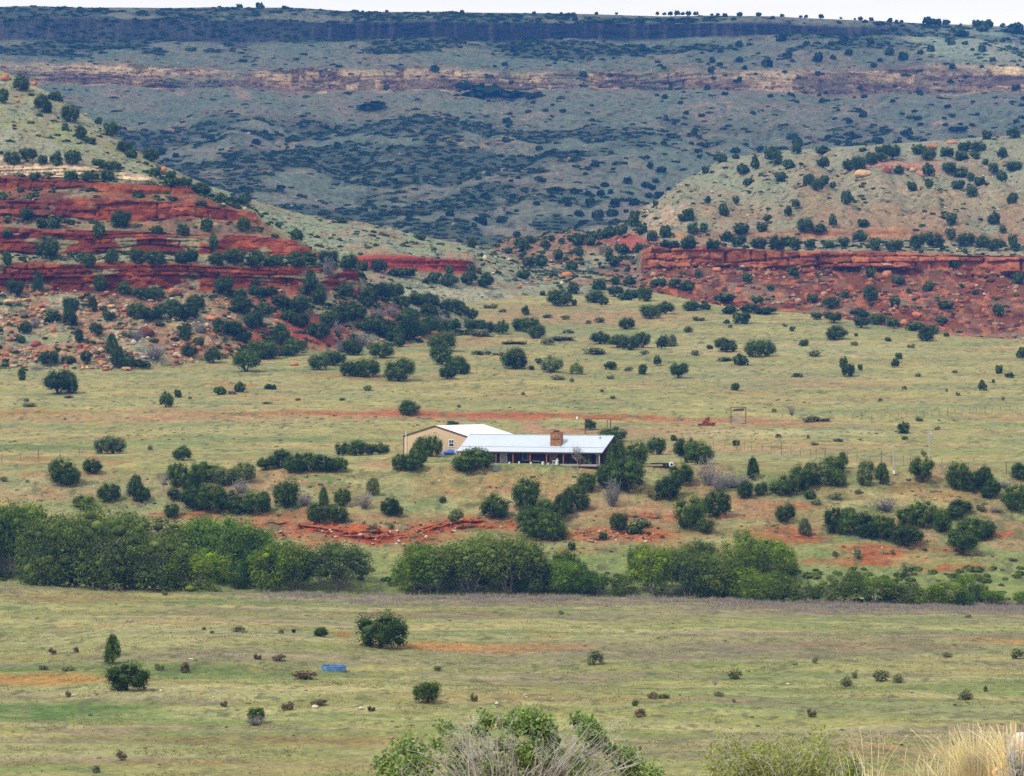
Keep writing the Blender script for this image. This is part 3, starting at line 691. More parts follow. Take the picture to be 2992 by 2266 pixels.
# unseen cumulus bank above the valley head, placed to shade the far mesa
def cloud_bank():
    import bmesh
    g = np.random.default_rng(8); V, T, n0 = [], [], 0
    v0, f0 = (lambda b: (np.array([x.co[:] for x in b.verts]), np.array([[a.index for a in q.verts] for q in b.faces])))((lambda b: (bmesh.ops.create_icosphere(b, subdivisions=4, radius=1), b)[1])(bmesh.new()))
    for i in range(44):
        x, y = g.uniform(-1900, -800), g.uniform(1010, 2500)
        r_ = g.uniform(260, 420); v = v0 * np.array([r_, r_, r_ * .34]); v = v * (1 + (fbm(v0[:, 0] * 2.5 + i, v0[:, 1] * 2.5, v0[:, 2] * 2.5, seed=i, oct=3)[:, None] - .5) * .5)
        V.append(v + np.array([x, y, 1750 + g.uniform(-40, 60)])); T.append(f0 + n0); n0 += len(v)
    o = link('cloud', mesh_np('cloud', np.concatenate(V), np.concatenate(T), plain('cloud_white', (.85, .85, .87), 1, 0, .02, .002), True)); o['kind'] = 'stuff'
cloud_bank()

# ------------------------------------------------------------------ vegetation
M_jun = leaf_mat('juniper_foliage', (0.022, 0.045, 0.004), (0.079, 0.124, 0.011), .12, objvar=.4)
M_gj = leaf_mat('grey_juniper_foliage', (0.062, 0.090, 0.024), (0.158, 0.197, 0.057), .12)
M_dj = leaf_mat('hill_juniper_foliage', (0.019, 0.039, 0.005), (0.065, 0.106, 0.014), .10, objvar=.35)
M_c1 = leaf_mat('creek_foliage', (0.065, 0.110, 0.006), (0.181, 0.251, 0.015), .25, objvar=.42)
M_c2 = leaf_mat('grey_green_foliage', (0.059, 0.089, 0.012), (0.150, 0.198, 0.030), .25, objvar=.42)
M_c3 = leaf_mat('bright_foliage', (0.069, 0.130, 0.008), (0.174, 0.271, 0.019), .3, objvar=.42)
M_oak = leaf_mat('oak_leaves', (0.123, 0.211, 0.050), (0.352, 0.459, 0.157), .3)
M_olv = leaf_mat('olive_leaves', (0.127, 0.168, 0.035), (0.301, 0.353, 0.103), .3)
M_shr = leaf_mat('sage_foliage', (0.088, 0.103, 0.040), (0.209, 0.222, 0.095), .1)
M_brs = leaf_mat('brown_foliage', (0.080, 0.060, 0.038), (0.170, 0.135, 0.080), .1)
M_twig = leaf_mat('dead_twigs', (0.16, 0.145, 0.14), (0.34, 0.315, 0.30), 0)
M_ftwig = leaf_mat('silver_twigs', (0.368, 0.352, 0.336), (0.656, 0.632, 0.600), 0)
M_bark = plain('bark', (0.085, 0.065, 0.05), .9, .1, .4, 12, bump=.4)
M_pbark = plain('pale_bark', (0.22, 0.19, 0.16), .9, .1, .3, 12, bump=.4)
M_straw = leaf_mat('straw_blades', (0.62, 0.51, 0.27), (0.95, 0.85, 0.55), .25)
M_grass = leaf_mat('grass_blades', (0.14, 0.15, 0.07), (0.36, 0.33, 0.18), .2)
M_stem = leaf_mat('dry_stems', (0.20, 0.165, 0.14), (0.42, 0.36, 0.32), .1)

def ico(sub=1):
    import bmesh
    bm = bmesh.new(); bmesh.ops.create_icosphere(bm, subdivisions=sub, radius=1)
    v = np.array([x.co[:] for x in bm.verts]); f = np.array([[a.index for a in q.verts] for q in bm.faces]); bm.free()
    return v, f
IV1, IF1 = ico(1); IV2, IF2 = ico(2)

def tubes(paths, sides=5):
    """paths: list of (pts (n,3), radii (n)) -> V, F"""
    V, Fq, n0 = [], [], 0
    ang = np.arange(sides) / sides * 2 * np.pi
    for p, r in paths:
        p = np.asarray(p, float); r = np.asarray(r, float)
        t = np.gradient(p, axis=0); t /= np.linalg.norm(t, axis=1)[:, None] + 1e-9
        up = np.where(np.abs(t[:, 2:3]) > .9, np.array([[1., 0, 0]]), np.array([[0, 0, 1.]]))
        a = np.cross(t, up); a /= np.linalg.norm(a, axis=1)[:, None] + 1e-9
        b = np.cross(t, a)
        ring = p[:, None] + r[:, None, None] * (np.cos(ang)[None, :, None] * a[:, None] + np.sin(ang)[None, :, None] * b[:, None])
        V.append(ring.reshape(-1, 3))
        n = len(p)
        i = (np.arange(n - 1)[:, None] * sides + np.arange(sides)[None]); j = (np.arange(n - 1)[:, None] * sides + (np.arange(sides)[None] + 1) % sides)
        Fq.append(np.stack([i, j, j + sides, i + sides], -1).reshape(-1, 4) + n0)
        n0 += n * sides
    return np.concatenate(V), np.concatenate(Fq)

def leaf_quads(p, nrm, size, g, up=0.0, aspect=1.6):
    """quads at p with normals nrm"""
    n = len(p)
    nrm = nrm / (np.linalg.norm(nrm, axis=1)[:, None] + 1e-9)
    r = g.normal(size=(n, 3)); r[:, 2] += up * 2
    a = r - (r * nrm).sum(1)[:, None] * nrm; a /= np.linalg.norm(a, axis=1)[:, None] + 1e-9
    b = np.cross(nrm, a)
    s = (size * g.uniform(.6, 1.35, n))[:, None]
    V = np.stack([p - a * s * aspect * .5, p + b * s * .5, p + a * s * aspect * .5, p - b * s * .5], 1).reshape(-1, 3)
    return V, np.arange(4 * n).reshape(-1, 4)

def crown(seed, shape='round', clumps=46, leaves=80, leaf=.034, core=.66, rr=(.11, .19), jit=.55, open_=0.0, up=.6, fuzz=.0):
    g = np.random.default_rng(seed)
    cs = []
    lob = g.uniform(0, 6.28, 3); la = g.uniform(.05, .16, 3)
    while len(cs) < clumps:
        u = g.normal(size=3); u /= np.linalg.norm(u)
        rad = g.uniform(.35, 1) ** .5
        c = u * rad
        z = (c[2] + 1) / 2
        th = math.atan2(c[1], c[0])
        k = 1 + sum(la[i] * math.sin((i + 2) * th + lob[i] + 3 * z) for i in range(3)) * 1.6
        if shape == 'upright':
            wz = (1 - z) ** .55 * min(1, (z + .16) * 3.2) * .95
        elif shape == 'mush':
            wz = math.sqrt(max(0.02, 1 - ((z - .42) / .6) ** 2)); z = .22 + z * .78
        elif shape == 'dome':
            wz = math.sqrt(max(.03, 1 - (z * .97) ** 2))
        else:
            wz = math.sqrt(max(0.05, 1 - ((z - .45) / .62) ** 2))
        r = g.uniform(*rr)
        x, y = c[0] * k * .5, c[1] * k * .5
        m = math.hypot(c[0], c[1]) + 1e-6
        f = wz * (math.sqrt(min(1, m)) / m if m > .1 else 1)
        x *= f; y *= f
        mx = .5 * 1.04 - r
        hh = math.hypot(x, y)
        if hh > mx: x *= mx / hh; y *= mx / hh
        zc = r * .55 + z * (1 - 1.5 * r)
        cs.append((x, y, zc, r * (1 - .25 * z if shape == 'upright' else 1)))
    cs = np.array(cs)
    V, Fs, n0 = [], [], 0
    for (x, y, z, r) in cs:
        u = g.normal(size=(leaves, 3)); u /= np.linalg.norm(u, axis=1)[:, None]
        sc3 = np.array([1, 1, 1.15])
        p = np.array([x, y, z]) + u * r * (g.uniform(.72, 1.12, (leaves, 1)) + np.abs(g.normal(size=(leaves, 1))) * fuzz) * sc3
        dd = np.linalg.norm(p[:, None] - cs[None, :, :3], axis=2) / cs[None, :, 3]
        keep = ((dd < .68).sum(1) == 0) & (p[:, 2] > .01)
        p = p[keep]; u = u[keep]
        if len(p):
            q, f = leaf_quads(p, u + g.normal(size=u.shape) * jit, leaf, g, up)
            V.append(q); Fs.append(f + n0); n0 += len(q)
    nq = sum(len(f) for f in Fs)
    T = []
    if core:
        for (x, y, z, r) in cs:
            v = IV1 * (r * core) * g.uniform(.85, 1.1, (len(IV1), 1)) + np.array([x, y, z])
            V.append(v); T.append(IF1 + n0); n0 += len(v)
    return np.concatenate(V), [np.concatenate(Fs)] + ([np.concatenate(T)] if T else [])

def stems(seed, n=3, h=.5, r=.035, spread=.16):
    g = np.random.default_rng(seed); paths = []
    for i in range(n):
        a = g.uniform(0, 6.28); s = g.uniform(.3, 1) * spread
        t = np.linspace(0, 1, 6)[:, None]
        e = np.array([math.cos(a) * s * 1.6, math.sin(a) * s * 1.6, h * g.uniform(.8, 1.2)])
        p = np.array([math.cos(a) * .02, math.sin(a) * .02, -.04]) + e * t + g.normal(size=(6, 3)) * .012
        paths.append((p, r * (1 - .65 * t[:, 0])))
        for j in range(2):
            b = g.uniform(0, 6.28); k = g.integers(2, 5)
            q = p[k] + np.linspace(0, 1, 4)[:, None] * np.array([math.cos(b) * .22, math.sin(b) * .22, .22])
            paths.append((q, r * .4 * (1 - .6 * np.linspace(0, 1, 4))))
    return tubes(paths, 5)

def bare(seed, n=44, twigs=6, thick=.008, spread=.5, up=1.0, trunk=False):
    g = np.random.default_rng(seed); paths = []
    for i in range(n):
        a = g.uniform(0, 6.28); s = math.sqrt(g.uniform(0.02, 1)) * spread
        e = np.array([math.cos(a) * s, math.sin(a) * s, up * (1 - .45 * (s / spread) ** 2) * g.uniform(.75, 1.0)])
        t = np.linspace(0, 1, 5)[:, None]
        b0 = np.array([0, 0, .32 if trunk else 0]) * 1.0
        p = b0 * (1 if trunk else 0) + (e - b0) * t ** np.array([[.8, .8, 1.15]]) + g.normal(size=(5, 3)) * .02 * t
        paths.append((p, thick * 2 * (1 - .75 * t[:, 0])))
        for j in range(twigs):
            k = g.integers(1, 5); d = g.normal(size=3) * .13; d[2] = abs(d[2]) + .03
            q = p[k] + np.linspace(0, 1, 3)[:, None] * d
            paths.append((q, thick * (1 - .6 * np.linspace(0, 1, 3))))
    if trunk: paths.append((np.array([[0, 0, -.03], [.01, 0, .15], [0, .01, .36]]), [thick * 5, thick * 4, thick * 3]))
    return tubes(paths, 3)

PROTO = {}
def proto(key, V, Fc, mat, smooth=False): PROTO[key] = mesh_np(key, V, Fc, mat, smooth)
shapes = ['round', 'round', 'dome', 'mush', 'upright', 'round', 'dome', 'upright']
for i, s in enumerate(shapes):
    V, Fc = crown(200 + i, s, 44, 150, .024, rr=(.09, .2), core=.62, up=1.0, fuzz=.16)
    for nm, m in (('j', M_jun), ('d', M_dj), ('y', M_gj)): proto(f'{nm}crown{i}', V, Fc, m)
    V, Fc = crown(300 + i, s, 20, 56, .062, rr=(.15, .25))
    for nm, m in (('j', M_jun), ('d', M_dj), ('y', M_gj)): proto(f'{nm}small{i}', V, Fc, m)
    V, Fc = stems(400 + i, 3 + i % 2, .55 if s != 'upright' else .7); proto(f'trunk{i}', V, Fc, M_bark, True)
for i in range(6):
    V, Fc = crown(500 + i, ['round', 'mush', 'dome', 'mush', 'round', 'mush'][i], 64, 190, .0175, core=.5, rr=(.06, .15), jit=1.2, up=.3, fuzz=.28)
    for nm, m in (('c', M_c1), ('g', M_c2), ('b', M_c3)): proto(f'{nm}crown{i}', V, Fc, m)
    V, Fc = stems(520 + i, 5, .6, .02, .2); proto(f'ctrunk{i}', V, Fc, M_pbark, True)
for i in range(4):
    V, Fc = bare(600 + i); proto(f'bare{i}', V, Fc, M_twig)
    V, Fc = bare(620 + i, 16, 9, .007, .42, 1.0, True); proto(f'btree{i}', V, Fc, M_twig)
    V, Fc = crown(640 + i, ['dome', 'round'][i % 2], 14, 44, .085, rr=(.16, .27), core=.55, jit=1.0); proto(f'sage{i}', V, Fc, M_shr); proto(f'brown{i}', V, Fc, M_brs)

ORD = ['first', 'second', 'third', 'fourth', 'fifth', 'sixth', 'seventh', 'eighth', 'ninth', 'tenth', 'eleventh', 'twelfth', 'thirteenth', 'fourteenth', 'fifteenth',
       'sixteenth', 'seventeenth', 'eighteenth', 'nineteenth', 'twentieth'] + [f'twenty-{x}' for x in ['first', 'second', 'third', 'fourth', 'fifth', 'sixth', 'seventh', 'eighth', 'ninth']] + ['thirtieth'] + [f'thirty-{x}' for x in ['first', 'second', 'third', 'fourth', 'fifth', 'sixth', 'seventh', 'eighth', 'ninth']] + ['fortieth']

def grow(kind, x, b, w, h, label, group, var=None, objs=None):
    assert len(label.split()) <= 16, label
    q = hit(x, b, objs)
    if q is None: return None
    p = q[0]; s = p.y / F
    W, Hh = w * s, h * s
    if kind in 'cgb': W *= .88 + .12 * math.sin(x * 1.7); Hh *= .93 + .12 * math.sin(x * 2.9 + b)
    # the photographed base is the front rim of the crown's foot: set the stem a little behind it
    z = p.z; yy = p.y + .18 * W
    z = min(drop(p.x, yy), p.z + .6)
    v = (int(x) * 7 + int(b) * 3) % 8 if var is None else var
    if kind in 'jdy' and h > 1.35 * w: v = 4 if v % 2 else 7
    elif kind in 'jdy' and v in (4, 7): v = 0
    rz = (x * 12.9898 + b * 4.1) % 6.283
    scl = (W * 1.04, W * 1.04, Hh * 1.02)
    rot_ok = rz
    cat, name = {'j': ('juniper', 'juniper_tree'), 'd': ('juniper', 'juniper_tree'), 'y': ('juniper', 'juniper_tree'), 'c': ('tree', 'creek_tree'), 'g': ('tree', 'creek_tree'), 'b': ('tree', 'creek_tree'),
                 'x': ('dead bush', 'dead_bush'), 't': ('bare tree', 'bare_tree'), 's': ('shrub', 'shrub'), 'n': ('shrub', 'shrub')}[kind]
    big = max(w, h) > 40
    if kind in 'jdy' and not big or kind in 'xtsn':
        key = {'j': f'jsmall{v}', 'd': f'dsmall{v}', 'y': f'ysmall{v}', 'x': f'bare{v % 4}', 't': f'btree{v % 4}', 's': f'sage{v % 4}', 'n': f'brown{v % 4}'}[kind]
        o = link(name, PROTO[key]); o.location = (p.x, yy, z - .03 * Hh); o.scale = scl; o.rotation_euler = (0, 0, rot_ok)
        return tag(o, label, cat, group)
    r = bpy.data.objects.new(name, None); COL.objects.link(r)
    r.location = (p.x, yy, z - .03 * Hh); r.rotation_euler = (0, 0, rot_ok); r.scale = scl
    if kind in 'jdy': ck, tk = f'{kind}crown{v}', f'trunk{v}'
    else: ck, tk = f'{kind}crown{v % 6}', f'ctrunk{v % 6}'
    link('crown', PROTO[ck], r); link('trunk', PROTO[tk], r)
    return tag(r, label, cat, group)

def P4(s): return [tuple(float(v) for v in a.split(',')) for a in s.split()]
NAMED = []
QUEUE = []
def zone(kind, noun, where, group, data, objs=None):
    L = sorted(P4(data))
    for i, (x, b, w, h) in enumerate(L):
        lab = f'{ORD[i]} {noun} from the left {where}' if len(L) > 1 else f'{noun} {where}'
        QUEUE.append((kind, x, b, w, h, lab, group, None, objs))

# -- creek flat in front
for a in [('j', 327, 1940, 57, 96, 'tall narrow juniper behind the squat juniper on the near flat'), ('j', 367, 2018, 129, 88, 'squat wide juniper beside the rusty weed strip on the near flat'),
          ('j', 747, 2112, 52, 50, 'small round juniper with a grey twiggy skirt, below the blue stock tank'), ('j', 1115, 1893, 152, 112, 'large lone juniper at the end of the orange weed strip'),
          ('j', 1248, 2055, 78, 70, 'small bright juniper right of the white rock on the near flat'), ('j', 938, 1860, 44, 30, 'low clump of juniper sprigs beside the black bucket')]:
    grow(*a, 'junipers on the near flat', objs=[ground])
grow('x', 745, 2120, 70, 30, 'grey twiggy skirt of brush around the small round juniper', 'dead brush on the near flat', objs=[ground])
FG = 'low shrubs dotted over the near flat'
zone('s', 'dark olive shrub', 'on the near flat', FG, '1742,1943,49,44 1277,1961,26,16 1385,2050,21,26 2147,1984,46,30 2101,2035,31,15 2473,2006,39,31 2497,1982,18,23 2576,1990,49,34 2624,1995,34,28 2382,1938,18,20 2822,2045,44,31 2145,2052,12,12 2977,1925,46,31 1940,2040,36,14 1856,2063,23,23 2768,1920,30,15', [ground])
zone('n', 'brown dried shrub', 'on the near flat', FG, '152,1912,24,20 220,1906,20,16 543,1966,31,34 752,1927,22,18 814,1930,41,18 887,1984,80,26 199,2036,18,18 840,2075,34,26 354,2222,31,31 654,2065,20,18 1473,2124,41,26 1874,2095,36,26 1907,2041,31,20 2372,2095,26,26 2881,2020,13,18 1085,2078,22,16 930,2062,50,20', [ground])
zone('s', 'grey-green weed clump', 'low on the near flat', FG, '283,2258,28,23 595,1840,15,10 698,1847,36,18 465,1958,30,20 120,1957,40,14 200,1960,40,14 480,1740,20,18 345,1727,26,14 2830,1806,20,12 1640,1795,20,12 820,1850,18,12 620,1850,16,9', [ground])
grow('t', 2091, 2012, 30, 38, 'thin leafless sapling standing alone on the near flat', None, objs=[ground])

# -- creek trees
CT = 'broadleaf trees along the creek'
for k, noun, where, data in [
    ('c', 'dark green creek tree', 'at the dark end of the creek thicket', '-60,1690,180,230 20,1695,170,240 60,1640,230,212 200,1640,150,110 250,1490,70,46'),
    ('g', 'grey-green creek tree', 'in the creek thicket', '140,1708,270,235 290,1718,300,240 215,1650,200,165 400,1650,230,140 430,1722,250,200 350,1700,180,190 500,1690,200,170'),
    ('b', 'bright green creek tree', 'in the creek thicket', '600,1640,220,140 660,1700,250,190 770,1700,180,160 720,1650,170,120 690,1722,80,100'),
    ('c', 'mid green creek tree', 'low in front of the thicket', '560,1724,230,160 800,1728,170,130 865,1728,130,140'),
    ('g', 'willow-like creek tree', 'mid creek', '985,1730,215,160 1370,1737,310,190 1490,1737,220,170 1560,1738,120,130'),
    ('c', 'green creek tree', 'beside the big rounded clump', '1205,1733,130,130 1270,1737,210,165 1400,1690,140,130 1225,1660,100,80'),
    ('b', 'yellow-green creek tree', 'right of the big rounded clump', '1655,1735,140,110 1740,1739,120,80 1700,1738,110,90'),
    ('c', 'dark green creek tree', 'past the grass gap', '1655,1700,100,92 1905,1742,150,160 1880,1700,110,110 2170,1700,130,140 2290,1690,110,110 2240,1660,130,90'),
    ('g', 'olive creek tree', 'past the grass gap', '2010,1747,170,165 2090,1750,170,140 2050,1690,130,110 1985,1700,110,120'),
    ('c', 'low green creek tree', 'along the creek', '2150,1750,170,120 2220,1758,150,90 2270,1758,110,100 2555,1762,130,95 2600,1760,60,60 2770,1768,130,85 2720,1768,110,70'),
    ('g', 'pale bushy willow', 'along the creek', '2350,1760,110,85 2430,1760,110,98 2495,1758,80,90 2660,1764,100,74 1820,1742,80,60 2860,1760,70,60'),
    ('b', 'light green willow', 'at the end of the creek row', '2830,1748,70,76 2820,1770,80,46 2905,1768,90,44 2985,1768,60,44 2210,1745,90,80')]:
    zone(k, noun, where, CT, data, [ground])

# -- bank and ranch bench
BJ = 'junipers on the bank and ranch bench'
zone('j', 'dense juniper', 'on the grass bench beyond the barn', BJ, '177,1419,80,81 205,1423,62,58 268,1385,58,47 316,1468,65,60 396,1468,56,94 533,1345,58,45 501,1515,47,47 242,1486,62,40 420,1470,40,50', [ground])
zone('y', 'broad grey-green juniper', 'on the grass bench beyond the barn', BJ, '330,1325,70,58 296,1325,50,50 709,1412,68,70 655,1420,70,56', [ground])
zone('j', 'juniper', 'of the thicket below the grassy knoll', BJ, '515,1425,60,80 560,1440,74,94 605,1410,70,60 510,1464,43,36 560,1490,80,70 615,1497,90,90 670,1500,80,64 740,1504,80,70 770,1500,50,74 700,1504,60,50', [ground])
zone('j', 'juniper', 'on the grassy knoll', BJ, '775,1374,56,38 815,1368,70,55 860,1382,64,58 895,1378,70,62 940,1378,66,52 985,1378,60,46 1002,1330,50,42 1040,1331,62,48 1075,1328,50,36 1108,1326,58,34', [ground])
zone('j', 'juniper', 'on the bank above and beside the red ledge', BJ, '837,1486,76,87 930,1528,70,70 985,1530,60,60 945,1480,34,62 1000,1480,46,60 1139,1510,52,61 1160,1508,36,40 1441,1517,87,76 1294,1468,20,22', [ground])
zone('y', 'greyish half-dead juniper', 'on the bank above the red ledge', BJ, '1090,1450,44,62 1332,1530,44,40 1856,1558,43,29', [ground])
zone('j', 'juniper', 'in the yard by barn and porch', BJ, '1170,1378,50,56 1210,1380,60,62 1235,1330,56,58 1262,1334,60,70 1222,1352,50,60 1384,1382,118,70', [ground])
zone('j', 'juniper', 'on the bank below the house', BJ, '1539,1493,84,104 1555,1580,90,100 1610,1580,90,90 1590,1520,70,60 1640,1518,60,85 1660,1500,40,90 1690,1492,66,80 1716,1441,58,65 1671,1606,20,22 1762,1570,25,18 1810,1557,55,60', [ground])
zone('j', 'tall juniper', 'at the chimney-side end of the house', BJ, '1790,1292,80,46 1804,1404,76,134 1862,1362,70,80 1775,1428,70,76 1830,1440,110,108 1920,1328,57,58 1969,1287,20,18', [ground])
zone('j', 'juniper', 'between the house and the fenced field', BJ, '2005,1352,70,78 2045,1356,84,72 1955,1464,76,78 1993,1416,72,66 2200,1403,42,72 2178,1457,50,54 2225,1450,40,43', [ground])
zone('j', 'bright juniper', 'on the bank below the black trailer', BJ, '2020,1548,100,104 2094,1514,80,88 2060,1560,50,50', [ground])
zone('j', 'juniper', 'in the thicket below the fence', BJ, '2280,1448,60,46 2310,1446,66,68 2340,1436,66,80 2370,1420,56,68 2435,1390,70,62 2462,1370,38,58 2450,1425,50,56 2297,1530,60,58', [ground])
zone('y', 'grey juniper', 'in the thicket below the fence', BJ, '2395,1421,76,76 2366,1457,36,29 2353,1569,44,64 2528,1421,47,60 2532,1380,48,36', [ground])
zone('j', 'juniper', 'in the row below the utility poles', BJ, '2579,1417,47,76 2695,1414,69,80 2800,1432,70,88 2840,1440,60,70 2880,1438,62,84 2897,1457,56,60 2984,1403,60,50 2972,1497,84,88', [ground])
zone('j', 'juniper', 'in the big right-end bank cluster', BJ, '2440,1560,66,86 2480,1566,60,80 2530,1572,80,74 2580,1580,80,80 2651,1602,96,70 2648,1540,60,60 2700,1544,84,86 2755,1556,60,72 2807,1504,72,43 2790,1520,60,40 2840,1580,90,74 2880,1575,70,60 2815,1622,92,76', [ground])
DB = 'grey dead bushes on the bank'
zone('x', 'grey leafless bush', 'on the bank and bench', DB, '702,1442,66,40 890,1480,50,42 1065,1490,60,56 1790,1482,66,80 2070,1422,76,80 2135,1432,110,50 2590,1500,90,42 2935,1427,40,22 2912,1500,60,16 2320,1400,40,24 2100,1440,60,50', [ground])
grow('t', 477, 1439, 42, 66, 'grey leafless tree beside the juniper thicket beyond the barn', None, objs=[ground])
grow('t', 1688, 1374, 50, 78, 'small bare tree standing in front of the porch', None, objs=[ground])
grow('s', 1712, 1364, 34, 44, 'dark leafy bush beside the bare tree at the porch', None, objs=[ground])
grow('t', 425, 1488, 22, 30, 'small grey snag beside a juniper at the creek thicket', None, objs=[ground])
zone('s', 'low grey-green shrub', 'on the bank and bench', 'low shrubs on the bank', '12,1406,26,14 2508,1443,24,14 2868,1493,33,18 2438,1627,22,16 2510,1631,33,25 2646,1688,22,38 1671,1500,20,16 2385,1475,30,18 2440,1460,40,20 1905,1460,40,20 1140,1545,26,18 1090,1545,24,14 2480,1500,40,18 2700,1610,20,10 2610,1620,16,14 2830,1625,18,12 1880,1540,50,28 2960,1640,26,10', [ground])

# -- field behind the house
FJ = 'junipers on the field behind the house'
zone('j', 'juniper', 'between left cliffs and dirt road', FJ, '165,1152,80,75 200,1150,60,66 484,1190,44,50 520,1161,22,28 643,1152,35,27 701,1145,33,29 789,1136,32,17 719,1086,79,68 1194,1212,68,44 65,1110,25,36', [ground])
zone('j', 'big dark juniper', 'along the left hill foot', FJ, '769,1050,100,60 854,1040,64,58 931,1080,66,50 975,1068,68,45 1036,1100,56,52 1070,1102,76,60 1010,1098,38,48 1165,1114,87,72 1115,1046,70,52 1030,1037,64,50 1292,1027,84,64 1290,1065,66,60 1310,1108,52,50 1341,1093,62,57', [ground, hill_left])
zone('j', 'juniper', 'in the open field above the house', FJ, '1504,1078,84,66 1572,1064,20,18 1553,1080,16,16 1782,1079,38,22 1877,1093,26,32 1922,1068,24,28 1984,1105,56,48 1831,962,46,38 1753,1005,60,40 1805,1016,54,42 1841,1023,58,48 1877,1016,50,50 1933,1020,34,36 1520,967,50,42 1549,971,60,50 1570,989,50,45 1536,919,24,24 1425,971,54,36 1466,976,42,45', [ground, hill_left, spur])
zone('j', 'large juniper', 'where the field meets the valley mouth', FJ, '1635,894,72,57 1678,892,16,18 1674,858,38,32 1741,885,62,40 1764,890,28,24 1798,867,48,34 1827,876,44,24 1900,931,62,45 1945,917,58,40 1886,881,44,46 1527,813,36,24 1585,863,16,14', [ground, hill_right, spur])
zone('j', 'juniper', 'at the field edge below the right wall', FJ, '2132,915,46,24 2191,914,56,28 2236,919,64,24 2019,908,52,32 2060,904,36,24 2114,880,60,22 2209,890,38,24 2166,944,46,30 2123,944,20,12 2383,933,34,20 2430,901,52,32 2437,944,54,36 2519,958,48,34 2512,926,54,28 2566,949,54,34 2611,958,40,28 2706,996,50,48 2729,974,32,24 2670,966,50,26', [ground, hill_right])
zone('j', 'juniper', 'in the right half of the field', FJ, '2123,1028,64,44 2205,1043,60,56 2240,1040,54,54 2164,1066,44,32 2446,992,68,44 2480,1100,40,44 2464,1073,22,28 2512,1082,16,18 2628,1048,22,20 2616,1074,24,27 2919,1091,20,27 2871,1140,26,30 2950,1102,28,14 2902,1118,9,11 2984,1046,28,32 2349,1010,28,22 2317,967,18,14 2944,989,24,22 2148,1140,24,24 2642,1265,38,30 2152,1301,22,16 2596,996,18,12 2501,982,12,10 2765,982,16,14 2074,1019,18,14', [ground])
grow('j', 1725, 1255, 34, 36, 'dark juniper under the red goalpost gateway', None, objs=[ground])
grow('j', 1323, 1246, 36, 20, 'low juniper peeping over the white barn roof', None, objs=[ground])
grow('y', 1613, 1089, 64, 54, 'pale grey-green round tree straight above the house', None, objs=[ground])
grow('c', 1684, 1093, 54, 34, 'small umbrella-shaped tree on a thin trunk in the open field', None, 2, objs=[ground])
grow('t', 2315, 1231, 40, 52, 'sparse olive tree beside the ranch entrance arch', None, objs=[ground])
grow('y', 1955, 1010, 42, 36, 'half-grey juniper right of the dark row in the open field', None, objs=[ground])
FS = 'grey-green shrubs on the field behind the house'
zone('s', 'low shrub', 'in the field above the house', FS, '1732,1034,76,18 1653,933,30,13 1599,928,36,11 1753,942,36,16 1719,946,20,12 1660,973,34,11 1434,901,40,15 1468,912,24,10 1504,1006,80,9 1646,996,80,13 1393,1036,44,13 1425,1037,22,14 1457,1038,34,11 1886,1036,32,14 1631,1109,45,14 1671,1116,16,12 1784,1107,22,12 1836,1084,28,14 1527,1154,16,10 1757,1145,16,9 1793,1165,22,9 1341,1190,14,9 1077,1141,32,16 1407,982,70,22 1601,1007,40,20', [ground])
zone('s', 'low shrub', 'in the right part of the field', FS, '2367,1233,45,20 2400,1231,50,12 2261,1204,20,12 2275,1278,18,12 2360,1281,14,12 2645,1285,22,13 2740,1256,18,12 2699,1333,18,20 2686,1230,24,11 2643,1138,14,12 2573,1172,14,10 2765,1145,10,12 2799,1156,12,13 2932,1170,12,12 2331,1102,34,13 2385,1041,46,18 2496,1010,25,14 2663,1016,22,13 2790,1089,20,9 2683,1100,20,11 2012,971,30,20 2042,937,34,13 2114,1055,56,13 2035,1038,36,16 2293,955,18,12 2134,958,14,12 1963,1012,34,20 2450,1290,30,10 2380,1300,26,10', [ground])
zone('s', 'grey low shrub', 'on the grass left of the house', FS, '678,1151,25,9 90,1187,60,10 75,1175,20,14 440,1314,20,14 555,1166,12,8 1000,1170,20,9 870,1170,16,8 200,1163,30,10 780,1180,30,8', [ground])

# -- left hill
HJ = 'junipers on the red cliffs hill'
hl = [hill_left, ground]
zone('d', 'juniper', 'on the left hill upper slope', HJ, '59,267,50,55 120,253,36,36 124,330,50,58 203,357,54,58 235,407,36,42 323,398,45,50 287,362,20,20 389,429,34,50 441,472,44,46 362,445,46,36 384,460,36,28 20,205,22,34 158,290,40,26 190,378,20,20 262,415,36,16 8,300,30,40', hl)
zone('d', 'juniper', 'above the pale ledge', HJ, '34,482,50,46 81,476,52,46 124,478,28,25 165,482,38,34 212,484,50,50 326,502,54,32 290,488,40,26 104,524,34,24 208,524,36,27 262,532,54,36 312,528,40,36 452,520,40,36 500,520,30,26', hl)
zone('d', 'juniper', 'beside the topmost red band', HJ, '500,545,44,30 540,548,44,34 588,570,58,36 646,592,36,28 678,590,36,18 714,596,40,32 588,602,36,16 933,626,45,28', [hill_left, spur])
zone('d', 'juniper', 'between the upper red bands', HJ, '353,667,60,60 289,692,34,40 604,676,34,42 710,678,38,50 534,690,40,40 158,667,36,36 122,664,36,26 77,648,40,40 868,700,34,32 624,735,26,50 20,690,30,20 460,680,30,24', hl)
zone('d', 'juniper', 'on the lowest red cliff', HJ, '136,762,68,76 260,784,40,48 326,772,40,50 20,776,26,50 396,768,40,44 448,776,60,46 525,776,36,40 556,766,45,45 633,776,50,42 685,776,68,50 746,780,54,54 796,780,50,32 864,782,58,48 905,770,40,40 960,775,60,44 1022,790,50,50', hl)
zone('d', 'juniper', 'close under the lowest red cliff', HJ, '41,866,50,50 111,856,40,66 292,850,43,50 362,868,46,45 410,875,50,38 450,880,60,42 653,864,58,58 749,868,50,34 790,868,50,34 700,880,44,40', hl)
